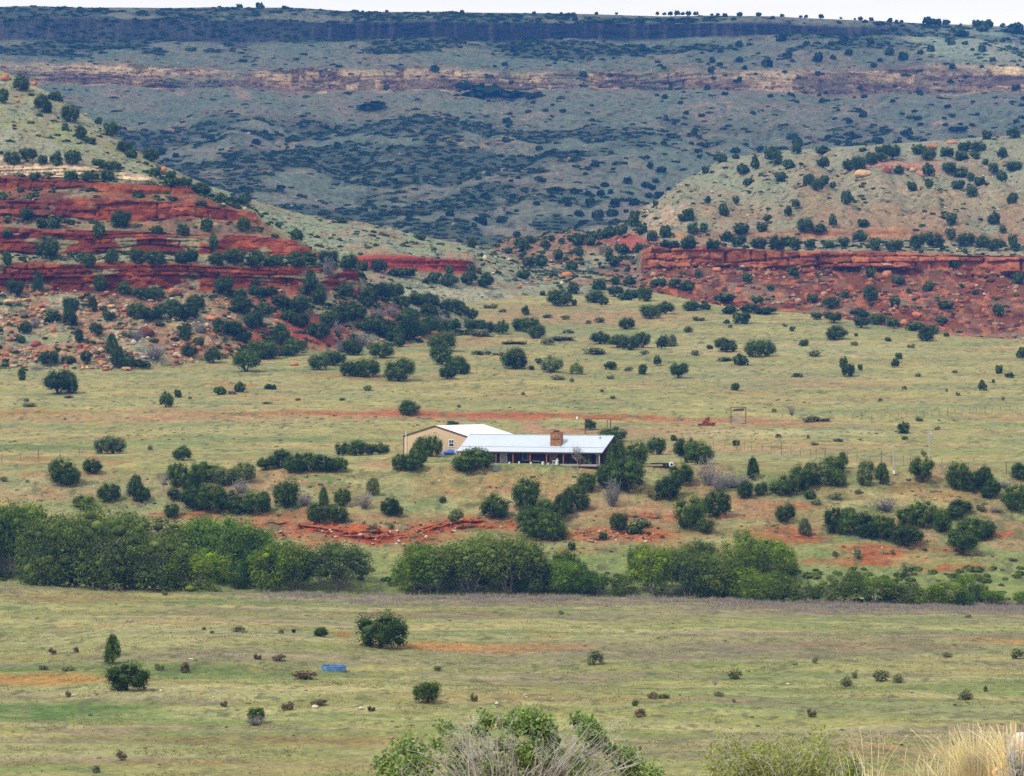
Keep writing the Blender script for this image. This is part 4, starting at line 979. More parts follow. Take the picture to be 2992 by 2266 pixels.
zone('d', 'juniper', 'among the left boulders', HJ, '200,955,50,75 205,910,50,46 155,938,40,32 271,912,34,50 230,1002,32,50 316,938,40,36 72,975,42,34 280,985,40,40 344,1078,50,80 372,1078,46,50 325,1036,45,68 251,1066,34,43 140,1068,63,48 200,1060,40,25 60,1000,30,24 412,1070,55,20', hl)
zone('d', 'juniper', 'on the middle of the bouldery slope', HJ, '500,930,60,58 550,934,60,56 400,936,60,56 450,938,60,46 570,900,50,40 538,998,36,54 643,980,50,50 683,984,50,48 710,1000,46,45 552,1043,50,36 622,1060,52,52 580,1010,30,30', hl)
zone('d', 'juniper', 'under the nose of the red cliffs', HJ, '705,920,68,58 741,966,58,58 769,925,60,40 905,870,56,90 930,895,50,70 872,920,60,60 877,958,58,42 931,993,66,54 963,958,58,58 820,1010,55,66 840,940,40,40 820,900,50,40 1000,950,60,60 1040,940,60,56 1075,900,60,56 1117,880,64,58 1150,870,60,50 1180,868,54,44 1010,870,50,44', hl)
zone('d', 'juniper', 'on the apron beside the red cliffs', HJ, '1172,905,54,45 1218,895,54,40 1260,895,50,38 1316,905,60,36 1350,915,40,34 1375,930,44,34 1190,960,64,60 1127,990,68,58 1150,1000,50,50 1195,1000,60,80 1251,926,45,45 1255,975,50,58 1230,985,44,50 1307,968,40,36 1366,962,22,28 1167,1014,34,40 1080,970,60,50 1330,960,40,26 1395,960,50,30', hl)
zone('x', 'grey leafless bush', 'below the left red cliffs', 'grey dead bushes on the left hill', '450,1052,80,50 400,1000,50,36 580,975,40,36 1110,935,50,36 1000,1030,50,40 1060,1010,60,36 985,980,40,40 1150,930,40,40 1290,950,50,30 960,810,40,60 930,640,40,30 1370,960,40,20 100,960,40,30', hl)

# -- spur, throat and right hill
VJ = 'junipers in the valley mouth'
zone('d', 'juniper', 'on the green spur', VJ, '929,622,46,28 1178,668,30,25 867,700,34,24 817,668,24,20 1106,797,50,45 1154,806,40,24 1194,810,54,26 1312,838,60,42 1273,826,36,30 1244,828,24,16 1371,834,50,42 1420,842,45,46 1377,802,26,36 1312,798,24,28 1060,790,30,30 1230,700,40,20 1000,650,30,16', [spur])
zone('d', 'juniper', 'in the reddish valley mouth', VJ, '1377,723,30,27 1432,709,18,18 1529,734,40,40 1547,709,22,22 1515,716,32,18 1486,741,22,18 1611,705,20,23 1594,723,30,22 1640,709,18,18 1687,716,32,26 1722,716,32,22 1690,745,30,26 1629,759,30,28 1653,761,14,14 1579,777,34,36 1547,784,36,32 1672,791,32,30 1529,813,36,24 1751,845,36,32 1801,777,44,30 1780,762,20,40 1816,737,40,30 1866,737,22,30', [hill_right, spur])
zone('d', 'juniper', 'by the pale rocks of the valley mouth', VJ, '1670,704,26,22 1694,704,26,22 1730,702,36,26 1762,698,34,30 1783,692,36,32 1816,688,32,30 1851,662,32,42 1876,684,30,32 1905,702,30,30 1944,694,32,36 1862,630,18,16 2012,637,30,32 1991,641,22,18 1916,602,16,16 1955,722,54,22 2012,730,43,34', [hill_right])
zone('d', 'juniper', 'at the right wall foot', VJ, '1923,838,46,24 1973,840,36,24 2009,848,40,28 1876,860,22,28 1848,870,43,26 1840,830,36,24 1800,830,30,20', [hill_right, ground])
RJ = 'junipers on the right hill'
zone('d', 'juniper', 'on the rim of the right hill', RJ, '2105,474,40,30 2150,463,20,15 2062,506,22,20 2250,465,36,36 2272,479,34,36 2327,450,32,50 2405,450,46,24 2521,442,22,14 2568,446,20,20 2591,450,28,26 2609,468,50,48 2681,450,36,28 2715,470,44,46 2767,455,36,26 2810,468,40,30 2820,444,40,36 2860,444,44,36 2962,402,40,28 2885,406,28,24', [hill_right])
zone('d', 'juniper', 'on the left half of the right hillside', RJ, '2304,493,32,32 2171,506,36,28 2207,495,24,42 2279,529,32,26 2184,542,26,24 2363,538,32,32 2390,558,40,42 2405,540,30,27 2433,551,20,24 2473,596,30,46 2324,608,26,24 2302,633,24,30 2116,630,28,32 2148,596,22,22 2069,592,16,20 2010,644,32,36 2026,684,40,36 2055,677,24,28 2164,684,44,32 2227,675,32,28 2241,644,24,18 2354,682,50,48 2394,680,44,26 2433,664,24,36', [hill_right])
zone('d', 'juniper', 'on the right half of the right hillside', RJ, '2405,492,36,32 2480,498,36,30 2510,497,44,46 2546,481,32,36 2580,472,36,26 2523,662,36,26 2625,506,32,24 2665,558,30,32 2715,549,24,28 2713,513,36,36 2851,463,30,22 2927,465,30,32 2901,506,30,28 2928,529,30,30 2964,499,50,32 2878,481,18,18 2776,513,40,40 2806,517,40,28 2837,529,22,24 2862,540,30,26 2799,551,36,24 2842,576,40,36 2779,655,32,36 2905,657,36,40 2930,680,22,20 2957,594,30,30', [hill_right])
zone('d', 'juniper', 'of the dark row on the right red wall', RJ, '2014,728,48,44 2082,724,36,28 2123,706,40,28 2159,720,44,36 2218,726,52,36 2272,732,52,50 2322,728,36,40 2367,724,32,24 2421,724,30,24 2462,720,36,26 2512,706,48,34 2557,728,36,36 2616,732,54,34 2679,728,46,44 2733,724,52,50 2779,698,32,32 2824,720,58,44 2874,724,50,40 2914,732,54,36 2957,732,28,44 2300,716,40,26 2700,706,34,24', [hill_right])
zone('d', 'juniper', 'on the red slope under the right red wall', RJ, '2544,878,48,48 2917,923,34,40 2976,829,28,36 2711,851,32,28 2042,808,22,20 2317,806,36,27 2548,810,32,26 2625,829,36,26 2374,883,32,26 2471,874,24,22 2788,779,44,22 2616,896,28,26 2761,901,50,22 2752,942,36,20 2186,829,32,30 2654,856,14,14 2850,860,20,16 2250,850,24,18', [hill_right])

# the 300 junipers that show largest are things of their own; the rest is one mass
jq = [q for q in QUEUE if q[0] in 'jdy']
cut = sorted((q[3] * q[4] for q in jq), reverse=True)[:286][-1]
for q in QUEUE:
    if q[0] not in 'jdy' or q[3] * q[4] >= cut: grow(*q[:7], var=None, objs=q[8])
REST = [q for q in jq if q[3] * q[4] < cut]

# ------------------------------------------------------------------ scattered masses
def mini(seed, nq=34, leaf=.34, flat=.75):
    g = np.random.default_rng(seed)
    c = IV1 * np.array([.36, .36, .34 * flat]) * g.uniform(.75, 1.15, (len(IV1), 1)) + np.array([0, 0, .3 * flat])
    u = g.normal(size=(nq, 3)); u[:, 2] = np.abs(u[:, 2]) * .9 - .15; u /= np.linalg.norm(u, axis=1)[:, None]
    p = u * np.array([.44, .44, .5 * flat]) * g.uniform(.7, 1.08, (nq, 1)) + np.array([0, 0, .26 * flat])
    q, f = leaf_quads(p, u + g.normal(size=u.shape) * .5, leaf, g, .3)
    return np.concatenate([c, q]), IF1, f + len(c)

def mass(name, pts, wid, hgt, templates, mat, seed=0, squash=(1, 1)):
    """pts (n,3) world, wid, hgt (n,) -> one mesh of many small plants"""
    g = np.random.default_rng(seed); V, T, Q, n0 = [], [], [], 0
    pts = np.asarray(pts); k = g.integers(0, len(templates), len(pts)); a = g.uniform(0, 6.283, len(pts))
    for i, (tv, tt, tq) in enumerate(templates):
        s = np.nonzero(k == i)[0]
        if not len(s): continue
        ca, sa_ = np.cos(a[s])[:, None], np.sin(a[s])[:, None]
        x = (tv[None, :, 0] * ca - tv[None, :, 1] * sa_) * wid[s][:, None] * squash[0] + pts[s, 0][:, None]
        y = (tv[None, :, 0] * sa_ + tv[None, :, 1] * ca) * wid[s][:, None] * squash[1] + pts[s, 1][:, None]
        z = tv[None, :, 2] * hgt[s][:, None] + pts[s, 2][:, None]
        V.append(np.stack([x, y, z], -1).reshape(-1, 3))
        o = (np.arange(len(s)) * len(tv))[:, None, None] + n0
        if len(tt): T.append((tt[None] + o).reshape(-1, 3))
        if len(tq): Q.append((tq[None] + o).reshape(-1, tq.shape[1]))
        n0 += len(s) * len(tv)
    Fs = ([np.concatenate(T)] if T else []) + ([np.concatenate(Q)] if Q else [])
    return tag(link(name, mesh_np(name, np.concatenate(V), Fs, mat)), kind='stuff')

def pick(P, wt, n, seed):
    """pick n terrain vertices by weight per unit of image area"""
    g = np.random.default_rng(seed); w_ = wt.ravel().astype(float); w_ /= w_.sum()
    i = g.choice(len(w_), n, p=w_)
    p = P.reshape(-1, 3)[i] + g.normal(size=(n, 3)) * np.array([.3, .3, 0])
    return p, g

MINI = [mini(900 + i) for i in range(6)]
MINIF = [mini(920 + i, 30, .36, .5) for i in range(5)]
# mesa scrub
P, px, py, sl_, scr, K, m1 = MSW
inv = ((px > -500) & (px < 3500)).astype(float)
wt = inv * sl_ * (scr * 1.0 + .05) * (K > .1) * (K < 7)
p, g = pick(P, wt, 11500, 1)
s = g.uniform(1.3, 4.8, len(p)) * (1 + .5 * (g.random(len(p)) > .9))
mass('scrub', p - np.array([0, 0, .4]), s, s * g.uniform(.5, .85, len(p)), MINIF, M_dj, 2, (1.35, 1.0))
p, g = pick(P, inv * sl_ * (K > .1) * (K < 7) * ((px > 1400) | (K < 2)) , 420, 3)
SKY = [(127, 14), (295, 12), (352, 7), (364, 7), (830, 16), (1742, 11), (1801, 10), (1921, 13), (1941, 12), (1959, 16), (1978, 18), (1995, 13), (2012, 17), (2033, 16), (2080, 10), (2098, 12), (2161, 18), (2217, 18), (2285, 14), (2340, 11), (2355, 12), (2400, 17), (2456, 9),
       (2498, 8), (2514, 16), (2546, 16), (2600, 16), (2620, 12), (2634, 12), (2711, 30), (2728, 24), (2740, 24), (2765, 24), (2808, 10), (2851, 28), (2868, 24), (2885, 30), (2930, 20), (2971, 26), (2982, 20), (1350, 14), (1250, 10), (1560, 12), (1640, 10), (700, 22), (640, 14), (760, 26), (60, 10), (460, 8), (1060, 9), (1130, 12)]
FARJ = [(1480, 358, 28, 22), (1698, 456, 26, 22), (1834, 536, 32, 24), (1660, 600, 27, 26), (1724, 595, 30, 26), (1730, 575, 18, 14), (1755, 570, 26, 22), (1784, 565, 20, 18), (1798, 597, 32, 28), (1818, 588, 18, 16), (1854, 598, 32, 26), (1690, 630, 28, 24), (1746, 642, 36, 42), (1790, 630, 36, 28), (1830, 620, 16, 14),
        (1702, 655, 28, 18), (1768, 545, 26, 18), (1904, 552, 28, 22), (1926, 578, 38, 24), (1409, 656, 32, 38), (1465, 650, 32, 28), (1386, 662, 16, 16), (1567, 598, 22, 16), (1626, 556, 50, 16), (1669, 694, 28, 32), (1696, 688, 28, 26), (1933, 502, 32, 24), (1900, 492, 22, 26), (1127, 262, 26, 22), (1703, 224, 25, 22), (1784, 224, 20, 16), (1958, 260, 20, 28), (1875, 148, 26, 26),
        (2160, 136, 22, 24), (2105, 152, 20, 18), (2160, 180, 24, 22), (2282, 120, 28, 26), (2462, 130, 26, 24), (2080, 182, 20, 22), (2078, 212, 22, 26), (2176, 202, 16, 16), (2160, 236, 16, 18), (2240, 195, 30, 36), (2300, 170, 28, 28), (2390, 180, 28, 36), (2434, 172, 20, 18), (2480, 160, 24, 26), (2600, 160, 28, 28), (2640, 175, 30, 34), (2720, 150, 24, 28), (2870, 150, 24, 28), (2780, 130, 24, 18),
        (2782, 200, 20, 20), (2900, 180, 22, 20), (2968, 264, 30, 24), (2523, 342, 22, 28), (2683, 348, 24, 14), (2395, 280, 12, 12), (2050, 340, 22, 14), (2960, 95, 60, 30), (2810, 105, 50, 24), (2870, 90, 40, 24), (1090, 318, 80, 26), (1100, 312, 50, 24), (1270, 210, 34, 26), (1430, 280, 100, 40), (1500, 285, 90, 26), (1360, 262, 60, 36), (1390, 285, 80, 30), (1560, 285, 60, 24),
        (2330, 425, 34, 32), (2060, 430, 28, 20), (2150, 445, 30, 20), (2220, 440, 26, 20), (2310, 405, 30, 18), (2560, 415, 30, 22), (2620, 425, 30, 26), (2700, 420, 26, 22), (2800, 380, 60, 16), (2840, 368, 20, 14), (2650, 395, 36, 24), (2480, 430, 30, 18)]
q_, w2, h2 = [], [], []
for x, w_ in SKY:
    b = float(ipl(np.array([x], float), cr_)[0]); d_ = 2552.0
    q_.append(((x - CX) / F * d_, d_, H - (b + 4 - HY) / F * d_)); w2.append(w_ * .3); h2.append(w_ * .34)
for x, b, w_, h_ in FARJ:
    r = hit(x, b, [mesa])
    if r: q_.append(tuple(r[0])); w2.append(w_ * r[0].y / F); h2.append(h_ * r[0].y / F * 1.25)
for kk in range(len(p)):
    q_.append(tuple(p[kk])); v = g.uniform(3.0, 6.0); w2.append(v); h2.append(v * g.uniform(.8, 1.1))
mass('juniper_woodland', np.array(q_) - np.array([0, 0, .3]), np.array(w2), np.array(h2), MINI, M_dj, 5)
# smaller junipers of the near hills and field, beyond the 300
q_, w2, h2 = [], [], []
for q in REST:
    r = hit(q[1], q[2], q[8])
    if r: q_.append(tuple(r[0])); w2.append(q[3] * r[0].y / F * 1.08); h2.append(q[4] * r[0].y / F * 1.2)
MIN2 = []
for i in range(6):
    V, Fc = crown(950 + i, ['round', 'dome', 'upright'][i % 3], 11, 44, .13, rr=(.2, .3)); MIN2.append((V, Fc[1], Fc[0]))
mass('juniper_scrub', np.array(q_) - np.array([0, 0, .15]), np.array(w2), np.array(h2), MIN2, M_dj, 6)
# low brush on the near hills
def hillmass(name, parts, mat, lo, hi, hr, seed, tmpl=MINIF):
    PP, SS = [], []
    for k, (P, wt, n) in enumerate(parts):
        p, g = pick(P, wt, n, seed + k); PP.append(p); SS.append(g.uniform(lo, hi, n) ** 1.0)
    p = np.concatenate(PP); s = np.concatenate(SS)
    return mass(name, p - np.array([0, 0, .12]), s, s * hr, tmpl, mat, seed + 9)
iv = lambda px: ((px > -350) & (px < 3350)).astype(float)
def clus(P, sc, seed): return .15 + sstep(.48, .62, fbm(P[..., 0] / sc, P[..., 1] / sc, P[..., 2] / sc, seed=seed, oct=3)) * 1.6
hl_w = (1 + 2.0 * kmask(HLW[5], 2, 3, .05) + .8 * kmask(HLW[5], 4, 9, .05)) * iv(HLW[1]) * HLW[3] * clus(HLW[0], 9, 131) * (1 + HLW[4] * .4 + HLW[4] * sstep(500, 800, HLW[1]) * 1.6)
sp_w = iv(SPW[1]) * SPW[3] * clus(SPW[0], 9, 132); hr_w = iv(HRW[1]) * HRW[3] * (1 + 2.2 * HRW[5]) * clus(HRW[0], 10, 133)
shelf = iv(HRW[1]) * kmask(HRW[6], 2.1, 2.9, .05)
hillmass('hill_brush', [(HLW[0], hl_w, 1900), (SPW[0], sp_w, 420), (HRW[0], hr_w, 1300), (HRW[0], shelf, 420)], M_dj, .8, 2.8, .75, 20)
hillmass('sage_brush', [(HLW[0], hl_w, 1300), (SPW[0], sp_w, 420), (HRW[0], hr_w, 900)], M_shr, .7, 2.0, .7, 30)
fld = iv(GPX) * (GP[..., 1] > 610) * (GP[..., 1] < 1090)
bnk = iv(GPX) * (GP[..., 1] > 512) * (GP[..., 1] < 552)
hillmass('field_brush', [(GP, fld * clus(GP, 18, 134), 1500), (GP, bnk * clus(GP, 6, 135), 500)], M_shr, .35, 1.1, .6, 40)
ck = iv(GPX) * (GP[..., 1] > 482) * (GP[..., 1] < 508)
hillmass('creek_brush', [(GP, ck, 420)], M_c2, .8, 2.2, .8, 50)

# rubble
def stones(name, parts, mats, seed):
    V, T, MI, n0 = [], [], [], 0
    for k, (P, wt, n, lo, hi, mi) in enumerate(parts):
        p, g = pick(P, wt, n, seed + k)
        s = lo + (hi - lo) * g.random(n) ** 2.5
        for i in range(n):
            v = IV1 * g.uniform(.6, 1.25, (12, 1)); v = v * np.array([1, g.uniform(.6, 1), g.uniform(.4, .8)]) * s[i] * .5
            a = g.uniform(0, 6.28); v = v @ np.array([[math.cos(a), -math.sin(a), 0], [math.sin(a), math.cos(a), 0], [0, 0, 1]])
            V.append(v + p[i] + np.array([0, 0, s[i] * .1])); T.append(IF1 + n0); n0 += 12; MI.append(np.full(20, mi if isinstance(mi, int) else g.choice(mi)))
    return tag(link(name, mesh_np(name, np.concatenate(V), np.concatenate(T), mats, mat_index=np.concatenate(MI))), kind='stuff')
def rockmat(n, c, v=.25): return leaf_mat(n, tuple(x * (1 - v) for x in lin(c, KA)), tuple(x * (1 + v) for x in lin(c, KA)), 0, objvar=.12)
R_tan, R_red, R_or, R_pale, R_dred = rockmat('tan_rock', (200, 164, 122)), rockmat('red_rock', (156, 86, 60)), rockmat('orange_rock', (192, 124, 82)), rockmat('pale_rock', (222, 208, 182)), rockmat('dark_red_rock', (104, 64, 50))
lw = iv(HLW[1]) * HLW[4] * HLW[3]
xx = HLW[1]; sx = sstep(450, 750, xx)
hup = iv(HLW[1]) * HLW[3] * (1 - HLW[4])
stones('rubble', [(HLW[0], lw * (1 - sx) * clus(HLW[0], 7, 136), 1700, .35, 2.6, [0, 0, 2, 2, 3, 1]), (HLW[0], lw * sx, 420, .4, 2.4, [1, 2, 0]), (HLW[0], hup, 420, .3, 2.0, [0, 2, 3]), (SPW[0], sp_w, 420, .4, 2.2, [0, 3, 2, 1]),
                  (HRW[0], iv(HRW[1]) * HRW[4] * clus(HRW[0], 8, 137), 2200, .4, 3.4, [1, 2, 4, 2, 0, 1]), (HRW[0], iv(HRW[1]) * HRW[3] * (1 - HRW[4]) * clus(HRW[0], 12, 138), 800, .4, 2.4, [0, 2, 3]),
                  (MSW[0], iv(MSW[1]) * MSW[3] * (MSW[5] > .3) * (MSW[5] < 3) * clus(MSW[0], 40, 139), 900, 1.0, 4.5, [0, 3, 2]), (MSW[0], iv(MSW[1]) * kmask(MSW[5], 2.9, 4.15, .05), 900, 1.5, 5.5, [0, 0, 2, 3]),
                  (GP, bnk * clus(GP, 5, 140), 900, .15, .8, [0, 3, 2, 1]), (GP, bnk * np.clip(blob(GPX, GPY, 1090, 1562, 240, 30) + blob(GPX, GPY, 1800, 1560, 180, 20) + 3 * blob(GPX, GPY, 2500, 1646, 160, 13) + 3 * blob(GPX, GPY, 2780, 1664, 120, 9) + blob(GPX, GPY, 1370, 1528, 170, 24), 0, 3), 620, .2, 1.1, [1, 2, 2, 0, 3]),
                  (GP, iv(GPX) * (blob(GPX, GPY, 1500, 1425, 260, 26) + blob(GPX, GPY, 880, 1395, 60, 12) + blob(GPX, GPY, 1400, 2060, 300, 12) + blob(GPX, GPY, 600, 2050, 300, 14) * .6), 420, .12, .5, [0, 3, 3])],
       [R_tan, R_red, R_or, R_pale, R_dred], 60)

# named boulders
BV = []
for i in range(5):
    g = np.random.default_rng(990 + i); v = IV2.copy()
    for _ in range(11):                                   # chop flat faces
        n = g.normal(size=3); n /= np.linalg.norm(n); c_ = g.uniform(.42, .72); dd = v @ n; v = v - np.clip(dd - c_, 0, None)[:, None] * n
    V3, F3 = v * np.array([.62, .62, .62]), IF2
    for nm, m in (('tan', R_tan), ('red', R_red), ('or', R_or), ('pale', R_pale), ('dred', R_dred)): proto(f'rock{nm}{i}', V3, F3, m)
def boulders(col, noun, where, group, data, objs, cat='boulder'):
    L = sorted(P4(data))
    for i, (x, b, w_, h_) in enumerate(L):
        r = hit(x, b, objs)
        if not r: continue
        s = r[0].y / F; W, Hh = w_ * s * .85, h_ * s * .8
        o = link('boulder', PROTO[f'rock{col}{(i + int(x)) % 5}']); o.location = r[0] + Vector((0, W * .25, Hh * .25)); o.scale = (W, W * .8, Hh * 1.1); o.rotation_euler = (0, 0, x * .77)
        lab = f'{ORD[i]} {noun} from the left {where}' if len(L) > 1 else f'{noun} {where}'
        assert len(lab.split()) <= 16, lab
        tag(o, lab, cat, group)
BG = 'boulders on the left slope'
boulders('dred', 'large dark red boulder', 'among the grey bushes of the left slope', BG, '426,982,66,42', hl)
boulders('or', 'orange boulder', 'on the left slope', BG, '147,1037,56,34 252,1017,30,20 154,970,32,30 297,1066,36,26 394,1062,44,27 619,938,54,26 501,859,28,26 808,945,28,20 628,524,36,24 477,502,28,24 425,462,30,22 15,236,44,40 97,249,32,24 215,307,22,22 50,299,20,16', hl)
boulders('tan', 'pale tan boulder', 'on the left slope', BG, '294,773,38,28 405,574,20,12 72,880,56,18 20,884,44,18 325,899,32,16 437,882,36,14 280,492,36,16 40,1073,32,13 369,1081,40,16 575,1020,24,14 220,996,22,12', hl)
boulders('red', 'red boulder', 'on the left slope', BG, '104,1057,20,14 666,1024,28,24 812,874,28,34 1158,898,34,18 1090,964,26,14 718,962,24,18 351,900,18,14 102,1012,40,26', hl)
boulders('or', 'square-edged orange boulder', 'lying on the grass below the junipers', BG, '863,1068,42,20', [ground, hill_left])
RGp = 'boulders on the right hill'
boulders('or', 'orange boulder', 'on the right hill', RGp, '2725,436,50,26 2778,420,40,16 2096,794,40,22 2593,813,40,36 2643,948,28,22 2679,928,40,34 2420,854,26,16 2471,932,14,18 2797,883,20,18 2874,908,22,18', [hill_right])
boulders('tan', 'tan outcrop boulder', 'on the right hillside', RGp, '2530,514,66,34 2665,502,40,20 2595,777,50,13', [hill_right])
boulders('red', 'red boulder', 'on the right hill', RGp, '2588,504,50,36 2826,885,28,28 2896,869,26,12 2892,790,24,26', [hill_right])
boulders('pale', 'small white boulder', 'on the red slope', RGp, '2877,861,16,13 2855,835,12,8', [hill_right])
VG = 'boulders in the valley mouth'
boulders('or', 'orange boulder', 'in the valley mouth', VG, '1652,808,44,24 1606,820,24,14 1515,843,26,18 1322,814,50,16', [hill_right, spur])
boulders('pale', 'white boulder', 'in the valley mouth', VG, '1642,830,16,16 1415,757,16,20 1486,759,16,12 1440,800,16,8', [hill_right, spur])
boulders('pale', 'white rock', 'lying in the near flat', 'white rocks on the near flat', '923,2068,26,15 1054,2074,26,13 1452,2058,14,12 2302,2001,18,8 274,2033,18,7 558,1926,20,6', [ground], 'rock')
boulders('red', 'low reddish rock', 'on the bench beside the black trailer', None, '2058,1367,34,16', [ground], 'rock')

# grass of the near flat and the stems along the creek edge
def blades(seed, n=6, wd=.1, lean=.5):
    g = np.random.default_rng(seed); a = g.uniform(0, 6.28, n); b = np.stack([np.cos(a), np.sin(a), a * 0], 1)
    base = b * g.uniform(0, .3, (n, 1)); c = np.stack([-b[:, 1], b[:, 0], a * 0], 1) * wd
    tip = base + b * g.uniform(.05, lean, (n, 1)) + np.array([0, 0, 1]) * g.uniform(.6, 1, (n, 1))
    return np.stack([base - c, base + c, tip], 1).reshape(-1, 3), np.arange(3 * n).reshape(-1, 3), np.zeros((0, 4), int)
BL = [blades(30 + i) for i in range(6)]; ST = [blades(50 + i, 7, .035, .35) for i in range(6)]
nf = iv(GPX) * (GP[..., 1] > 252) * (GP[..., 1] < 478)
p, g = pick(GP, nf * clus(GP, 5, 141), 26000, 70); s = g.uniform(.12, .32, len(p)); mass('grass', p, s, s * .9, BL, M_grass, 71)
p, g = pick(GP, nf * clus(GP, 4, 142), 220, 75); s = g.uniform(.2, .55, len(p)); mass('flat_brush', p, s, s * .6, MINIF, M_shr, 76)
cw = iv(GPX) * (GP[..., 1] > 452) * (GP[..., 1] < 483) * (.12 + sstep(650, 1250, GPX)) * (.2 + sstep(464, 474, GP[..., 1]))
p, g = pick(GP, cw * clus(GP, 5, 143), 9000, 80); s = g.uniform(.35, .95, len(p)); mass('dry_stems', p, s * .8, s, ST, M_stem, 81)

# ------------------------------------------------------------------ built things
class MB:
    def __init__(s): s.v, s.f = [], []
    def box(s, x0, x1, y0, y1, z0, z1):
        n = len(s.v); s.v += [(x, y, z) for z in (z0, z1) for y in (y0, y1) for x in (x0, x1)]
        s.f += [tuple(n + i for i in q) for q in ((0, 2, 3, 1), (4, 5, 7, 6), (0, 1, 5, 4), (2, 6, 7, 3), (0, 4, 6, 2), (1, 3, 7, 5))]; return s
    def slab(s, quad, t):
        """a sheet given by 4 corners, thickened downward by t"""
        n = len(s.v); s.v += [tuple(q) for q in quad] + [(q[0], q[1], q[2] - t) for q in quad]
        s.f += [(n, n + 1, n + 2, n + 3), (n + 7, n + 6, n + 5, n + 4)] + [(n + i, n + 4 + i, n + 4 + (i + 1) % 4, n + (i + 1) % 4) for i in range(4)]; return s
    def prism(s, pts, y0, y1):
        """polygon in x,z extruded along y"""
        n = len(s.v); k = len(pts); s.v += [(a, y0, b) for a, b in pts] + [(a, y1, b) for a, b in pts]
        s.f += [tuple(n + i for i in range(k))[::-1], tuple(n + k + i for i in range(k))] + [(n + i, n + (i + 1) % k, n + k + (i + 1) % k, n + k + i) for i in range(k)]; return s
    def prismx(s, pts, x0, x1):
        n = len(s.v); k = len(pts); s.v += [(x0, a, b) for a, b in pts] + [(x1, a, b) for a, b in pts]
        s.f += [tuple(n + i for i in range(k)), tuple(n + k + i for i in range(k))[::-1]] + [(n + i, n + k + i, n + k + (i + 1) % k, n + (i + 1) % k) for i in range(k)]; return s
    def rod(s, a, b, r, k=8, r2=None):
        V, Fq = tubes([(np.array([a, b], float), [r, r if r2 is None else r2])], k); n = len(s.v)
        s.v += [tuple(q) for q in V]; s.f += [tuple(int(i) + n for i in q) for q in Fq]; s.f += [tuple(n + i for i in range(k))[::-1], tuple(n + k + i for i in range(k))]; return s
    def ring(s, R, r, z, n1=32, n2=6):
        V = [((R + r * math.cos(b)) * math.cos(a), (R + r * math.cos(b)) * math.sin(a), z + r * math.sin(b)) for a in [i / n1 * 2 * math.pi for i in range(n1)] for b in [j / n2 * 2 * math.pi for j in range(n2)]]
        n = len(s.v); s.v += V; s.f += [(n + i * n2 + j, n + ((i + 1) % n1) * n2 + j, n + ((i + 1) % n1) * n2 + (j + 1) % n2, n + i * n2 + (j + 1) % n2) for i in range(n1) for j in range(n2)]; return s
    def build(s, name, mat, parent=None, loc=None, rz=None, label=None):
        me = bpy.data.meshes.new(name); me.from_pydata([tuple(map(float, q)) for q in s.v], [], s.f); me.materials.append(mat); me.update()
        o = link(name, me, parent, loc, rz)
        if label: o['label'] = label
        return o

def thing(name, label, cat, loc, rz=0, group=None):
    o = bpy.data.objects.new(name, None); COL.objects.link(o); o.location = loc; o.rotation_euler = (0, 0, rz)
    assert len(label.split()) <= 16, label
    return tag(o, label, cat, group)

def roof_mat(name, rgb, rough, period=.3):
    m, t, b = base_mat(name, rough, .4)
    tcn = N(t, 'ShaderNodeTexCoord'); wv = N(t, 'ShaderNodeTexWave', wave_type='BANDS', bands_direction='X'); wv.inputs['Scale'].default_value = .314 / period
    ns_ = N(t, 'ShaderNodeTexNoise', i_Scale=.7, i_Detail=4.0)
    t.links.new(tcn.outputs['Object'], wv.inputs['Vector']); t.links.new(tcn.outputs['Object'], ns_.inputs['Vector'])
    c = mul(t, ramp(t, ns_.outputs['Fac'], tuple(v * .92 for v in rgb), rgb), ramp(t, wv.outputs['Fac'], (.88, .88, .9), (1, 1, 1), .05, .25))
    t.links.new(c, b.inputs['Base Color']); return m
M_roof = roof_mat('ribbed_steel_roof', (.46, .52, .60), .5, .5)
M_broof = roof_mat('white_barn_roof', (.74, .75, .77), .5, .9)
M_tan = roof_mat('tan_steel_siding', tuple(lin((220, 192, 150), .85)), .6, .4)
M_brown = plain('dark_brown_trim', (.07, .035, .028), .6)
M_log = plain('dark_log_wall', (.05, .028, .02), .85, .1, .4, 6, bump=.4)
M_wood = plain('orange_wood_post', tuple(lin((170, 110, 76), .7)), .7, .1, .2, 8)
M_white = plain('white_paint', (.78, .78, .76), .5)
M_glass = plain('dark_window_glass', (.03, .035, .045), .15, .5)
M_pane = plain('curtained_pane', (.34, .33, .30), .4)
M_stone = plain('orange_chimney_stone', tuple(lin((176, 128, 92), .66)), .9, .1, .6, 3.2, bump=.8)
M_steel = plain('grey_steel', (.34, .35, .36), .4, metal=.4)
M_rust = plain('rust_red_pipe', tuple(lin((140, 66, 56), .7)), .7, .2, .2, 6)
M_post = plain('weathered_post', (.16, .12, .09), .9, .1, .3, 9)
M_ppole = plain('pale_pole', (.42, .38, .31), .9, .1, .2, 9)
M_tarp = plain('blue_tarp', (.03, .14, .48), .5, .3, .3, 3)
M_tank = plain('blue_tank_steel', (.09, .20, .38), .5, .3, .45, 1.5)
M_water = plain('tank_water', (.10, .14, .15), .08, .5)
M_black = plain('black_plastic', (.012, .012, .013), .5)
M_conc = plain('porch_slab', (.30, .28, .25), .9)

